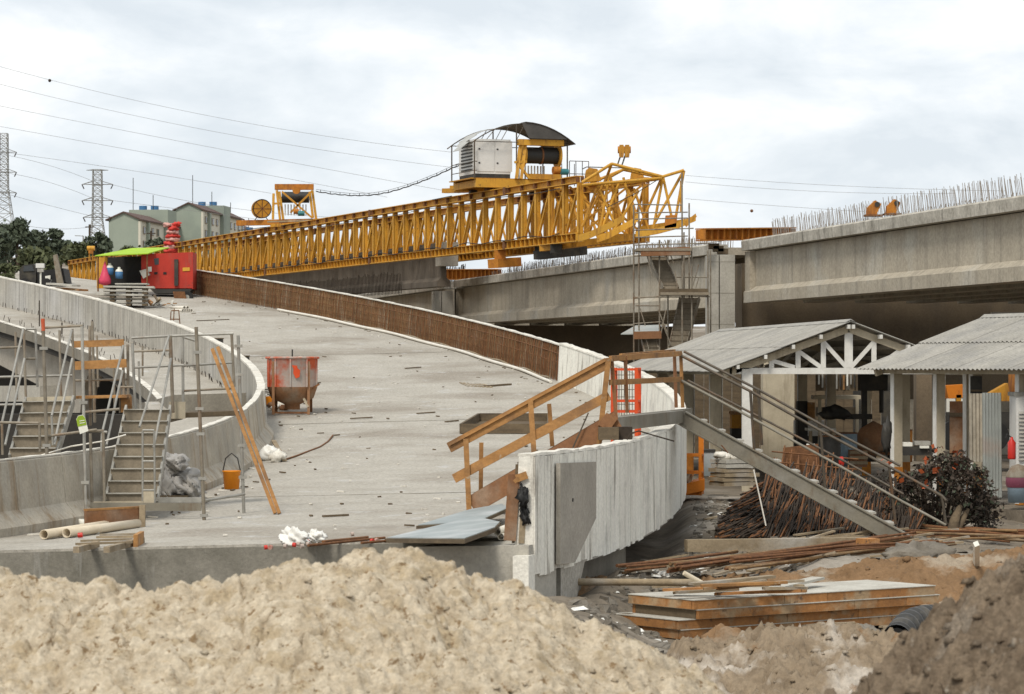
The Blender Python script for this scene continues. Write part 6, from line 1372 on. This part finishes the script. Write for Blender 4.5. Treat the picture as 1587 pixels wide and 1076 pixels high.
for k, (u0, v0, u1, v1, lb) in enumerate(((1378,650,1372,704,'dark rag hanging on a post of the right shed'),(1533,655,1536,720,'dark jacket hanging behind the zinc sheet'))):
    lump(at((u0+u1)/2, (v0+v1)/2, 62), (.1,.08,(v1-v0)/2/72), 160+k, .4, 14).build('hanging_cloth', M['dark']); o = C.objects[-1]; tag(o, lb, 'cloth')
# yellow machine parts and white board seen through the right shed
ym = thing('loader', 'orange yellow loader parked behind the right shed', 'loader', at(1530,690,84)); 
for nm, m, pts, d in (('hood','orange',[(1466,598),(1500,596),(1500,616),(1470,618)],1.2),('cab_frame','yellow2',[(1482,612),(1490,612),(1488,640),(1483,640)],.2),('arm','yellow2',[(1530,612),(1562,594),(1566,622),(1534,622)],.6),('bucket','rustor',[(1572,578),(1600,577),(1600,612),(1572,612)],1.0),('chassis','dark',[(1466,640),(1600,640),(1600,665),(1466,665)],1.5)):
    MB().prism([at(u,v,84) for u,v in pts], (0,d,0)).build(nm, M[m], ym)
for u in (1480, 1540, 1590): c = at(u,676,83.6); MB().tube(c, c+Vector((0,.35,0)), .45, 18).build('wheel', M['black'], ym)
blk('white_board', 'white sheet leaning behind the loader', 'sheet', 1485, 660, 88, [('sheet','paper',(1467,618,1506,645),.05,0),('lower_sheet','girder',(1467,640,1506,700),.2,.1)])
blk('white_column', 'whitish pipe column inside the right shed', 'column', 1458, 715, 67, [('shaft','white',(1452,582,1465,716),.2,0),('black_bracket','black',(1453,598,1464,616),.05,-.06)])

# ================================================================ rebar heap, bars, bush
rh = thing('rebar_heap', 'big heap of dark rusty bar ends under the steel stair', 'rebar heap', ground_at(1265, 832))
mb1, mb2 = MB(), MB(); rs = np.random.RandomState(8)
def heap_top(u): return np.interp(u, [1105,1130,1165,1215,1260,1300,1350,1400,1425], [815,780,752,742,738,750,775,802,815])
for k in range(1500):
    u = 1108+rs.rand()*312; vt = heap_top(u)+6*float(fbm(np.array([u*.05]), np.array([1.0]), 3)[0]); v = vt+(836-vt)*rs.rand()**.8
    y = 51.6+2.6*(836-v)/95+rs.rand()*.25; a = at(u, v, y); d = Vector((.14+.34*rs.rand()+.5*(u < 1180), .9+.5*rs.rand(), .30+.34*rs.rand()-.22*(u < 1180))); d = d.normalized()*(.35+.55*rs.rand())
    if a.z < .02: a.z = .02
    (mb1 if rs.rand() < .30 else mb2).tube(a, a+d, .010+.010*rs.rand(), 5)
mb1.build('rusty_bars', M['rust'], rh, kind='stuff'); mb2.build('dark_bars', M['rebard'], rh, kind='stuff')
mb = MB()
secs = []
for u in np.linspace(1112,1418,14): vt = float(heap_top(u))+8; secs.append([at(u,838,52.4), at(u,vt,54.2), at(u,vt+3,55.6), at(u,838-40,56.2)])
mb.loft(secs); mb.build('heap_core', M['rebard'], rh)
for k, (u0,v0,u1,v1,n,lb) in enumerate(((1045,886,1420,834,12,'long rusty bar bundle running below the timber beam'),(1130,880,1448,846,10,'second rusty bar bundle partly behind the brown sand heap'),(1408,822,1600,832,12,'rusty bar bundle at the right in front of the bush'),(1410,832,1600,842,10,'nearer rusty bar bundle at the right edge'),(965,889,1180,868,8,'short rusty bar bundle at the left of the others'))):
    a, b = ground_at(u0,v0,.06), ground_at(u1,v1,.06); t = thing('bar_bundle', lb, 'rebar bundle', a-Vector((0,0,.05)))
    for j in range(n):
        o1 = Vector((random.uniform(-.1,.1), random.uniform(-.32,.32), random.uniform(-.02,.13))); o2 = Vector((random.uniform(-.4,.4), random.uniform(-.32,.32), random.uniform(-.02,.13)))
        mid = (a+b)/2+(o1+o2)/2+Vector((0,0,random.uniform(-.04,.05))); MB().path([a+o1, mid, b+o2], random.uniform(.016,.03), 6).build('bar', M['rust'] if j % 3 else M['rebarcage'], t)
tag(MB().beam(ground_at(1063,846,.09), ground_at(1345,842,.09), .2, .2).build('timber_beam', M['woodgr']), 'long grey brown timber beam lying in front of the rebar heap', 'timber')
tag(MB().box(ground_at(1345,846,.12), (.28,.3,.24), .4).build('timber_block', M['woodpan']), 'short orange timber block at the foot of the steel stair', 'timber')
bu = thing('bush', 'dark bush with orange red leaves beside the steel stair foot', 'bush', ground_at(1455, 826))
rs = np.random.RandomState(77); vs, fs = [], []
def bush_top(u): return np.interp(u, [1362,1375,1400,1430,1455,1480,1505,1528,1540], [770,722,712,716,694,700,712,730,770])
cl = []
for k in range(70):
    u = 1366+rs.rand()*168; vt = float(bush_top(u)); cl.append((u, vt+8+(818-vt)*rs.rand()**1.1, 52.6+1.6*rs.rand(), .12+.16*rs.rand()))
mb = MB()
for c in cl:
    q = at(c[0], c[1], c[2]); b = at(1450+(c[0]-1450)*.35, 826, 53.3); mb.path([b, (b+q)/2+Vector((0,0,.12)), q], [.022,.014,.006], 4)
mb.build('branches', M['bark'], bu, kind='stuff')
for k in range(7800):
    c = cl[rs.randint(len(cl))]; d = rs.normal(size=3); d /= np.linalg.norm(d); p = np.array(at(c[0], c[1], c[2]))+d*c[3]*(.3+.9*rs.rand())
    if p[2] < .03: continue
    a = rs.normal(size=3); a[2] -= .5; a /= np.linalg.norm(a); b = np.cross(a, rs.normal(size=3)); b /= np.linalg.norm(b); sz = .05+.075*rs.rand()**2
    n = len(vs); vs += [tuple(p-a*sz*.5), tuple(p+b*sz*.3), tuple(p+a*sz*.6), tuple(p-b*sz*.3)]; fs.append((n, n+1, n+2, n+3))
k1 = int(len(fs)*.9); mb = MB(); mb.add(vs[:4*k1], fs[:k1]); mb.build('crown', M['leaf3'], bu, fix=False)
mb = MB(); mb.add(vs[4*k1:], [tuple(i-4*k1 for i in f) for f in fs[k1:]]); mb.build('crown', M['leaf'], bu, fix=False)
lf = bu
mb = MB(); rs = np.random.RandomState(9)
for cu, cv, n_ in ((1377,717,4),(1437,713,4),(1450,728,4),(1455,689,3),(1482,700,5),(1430,750,4),(1425,724,2),(1394,748,3),(1480,722,2)):
    for k in range(n_):
        c = at(cu+rs.normal()*4, cv+rs.normal()*4, 52.3+rs.rand()*.3); a = Vector(rs.normal(size=3)).normalized(); b = a.cross(Vector(rs.normal(size=3))).normalized(); s_ = .05+.03*rs.rand(); mb.add([c-a*s_, c+b*s_*.7, c+a*s_, c-b*s_*.7], [(0,1,2,3)])
mb.build('red_leaves', M['leafr'], lf, fix=False, kind='stuff')
mb = MB(); ORB = at(1480,818,52.5)
mb.path([at(1476,826,52.4), at(1480,805,52.4), at(1488,785,52.6)], [.11,.09,.05], 7); mb.path([at(1482,826,52.4), at(1492,806,52.5), at(1500,790,52.7)], [.07,.06,.04], 6); mb.build('bare_stem', M['wooddk'], lf)
t = thing('tarp_heap', 'grey plastic covered mound between the bars and the dirt bank', 'tarp', ground_at(1425,868)); lump(ground_at(1425,866,.05), (.52,.5,.22), 140, .35, 30, 0, 1.5).build('cover', M['rubble'], t)
tag(MB().beam(ground_at(1513,890,-.1), at(1513,843,ground_at(1513,890).y), .075, .075, (0,1,0)).build('stake', M['paper']), 'white painted stake standing in the dirt bank', 'stake')
# timber panels
A0 = Vector((2.43,38.7,0)); AX = Vector((3.6,2.6,0)).normalized(); AY = Vector((-.62,.78,0)).normalized(); LPN, WPN, HPN = 4.42, 1.35, .118
LBP = ['topmost weathered timber form panel of the stack','second timber form panel from the top of the stack','third timber form panel in the stack, shifted left','bottom timber form panel of the stack in the dirt']
for k in range(4):
    sh = (0, .05, -.22, -.18)[k]; z1 = -.05-k*(HPN+.012); o = A0+AX*sh-AY*(.03*k if k < 2 else -.05)
    t = thing('timber_formwork', LBP[k], 'form panel', o+AX*(LPN/2)+Vector((0,0,z1-HPN)))
    def q(x, y, z): return o+AX*x+AY*y+Vector((0,0,z))
    x = 0.0
    cuts = sorted([0, LPN]+[random.uniform(.5, LPN-.5) for _ in range(3)])
    for a, b in zip(cuts[:-1], cuts[1:]):
        MB().beam(q(a+.004,.03,z1-HPN/2), q(b-.004,.03,z1-HPN/2-random.uniform(0,.004)), .06, HPN).build('edge_board', M['woodpan'], t)
    MB().beam(q(0,WPN-.03,z1-HPN/2), q(LPN,WPN-.03,z1-HPN/2), .06, HPN).build('edge_board', M['woodpan'], t)
    for x in (.03, LPN-.03): MB().beam(q(x,.065,z1-HPN/2), q(x,WPN-.065,z1-HPN/2), .06, HPN).build('end_board', M['woodpan' if k != 1 else 'wooddk'], t)
    for x in (1.1, 2.2, 3.3): MB().beam(q(x,.065,z1-HPN/2-.01), q(x,WPN-.065,z1-HPN/2-.01), .06, HPN-.025).build('rib', M['woodgr'], t)
    MB().prism([q(-.01,-.01,z1), q(LPN+.01,-.01,z1), q(LPN+.01,WPN,z1), q(-.01,WPN,z1)], (0,0,.011)).build('ply_face', M['pale'], t)
for k in range(13):
    u = 1010+random.uniform(0,190); v = 921-random.uniform(0,18); zz = .0+.05*(k % 5); a = ground_at(u, v, zz); ln = random.uniform(.5,1.4); d = Vector((math.cos(random.uniform(-.35,.7)), math.sin(random.uniform(-.35,.7)), random.uniform(-.04,.16)))*ln
    tag(MB().beam(a, a+d, random.uniform(.08,.16), .035).build('loose_board', M[('wood','woodgr','woodpan','woodgr')[k % 4]]), ('orange','greyish','brown stained','grey weathered')[k % 4]+(' long' if ln > .95 else ' short')+' offcut board tossed on the timber form panels', 'board', 'offcut boards on the form panels')
a, b = ground_at(1200,912,.03), ground_at(1268,896,.08); tag(MB().beam(a, b, .2, .035).build('loose_board', M['pale']), 'broad whitish board lying on the form panels', 'board')
a, b = ground_at(1060,888,.22), ground_at(1092,906,.05); tag(MB().tube(a, b, .035, 7).build('pole_stub', M['pvc']), 'pale round stick poking up from the offcut boards', 'stick')
a, b = ground_at(893,902,.02), ground_at(1078,903,.03); tag(MB().tube(a, b, .05, 8).build('timber_pole', M['woodgr']), 'long pale timber pole lying left of the offcut boards', 'timber')
# drain pipe
t = thing('drain_pipe', 'black corrugated drain pipe poking from the soil heap', 'drain pipe', at(1425,985,36)); pts = []; rr = []
Pp = [at(1386,996,35.4), at(1408,966,36.2), at(1440,958,36.9), at(1475,964,37.5), at(1510,985,37.8)]
for i in range(4):
    for k in range(16):
        f_ = k/16; pts.append(Pp[i].lerp(Pp[i+1], f_)); rr.append(.165+.018*(1 if (k % 4) < 2 else -1))
pts2 = []
for i, p in enumerate(pts): j0, j1 = max(0, i-6), min(len(pts), i+7); pts2.append(sum(pts[j0:j1], Vector())/(j1-j0))
MB().path(pts2, rr, 20, cap=False).build('pipe_wall', M['blackp'], t, fix=False)
MB().path([pts2[0]+(pts2[0]-pts2[3])*.02, pts2[2]], .13, 20).build('inner_bore', M['black'], t)
for k, (u, v, lb) in enumerate(((1340,1000,'big grey rounded boulder half buried in the whitish clay'),(1130,1012,'brown rounded boulder at the left of the whitish clay'))):
    c = ground_at(u, v+18, -.4) if k == 0 else ground_at(u, v+10, -.4); lump(c+Vector((0,.1,.12)), (.34,.3,.26), 150+k, .25, 30).build('rock_tmp', M['rubble'] if k == 0 else M['redsoil'])
    o = bpy.data.objects['rock_tmp']; o.name = 'boulder'; o.data.name = 'boulder'; tag(o, lb, 'boulder')
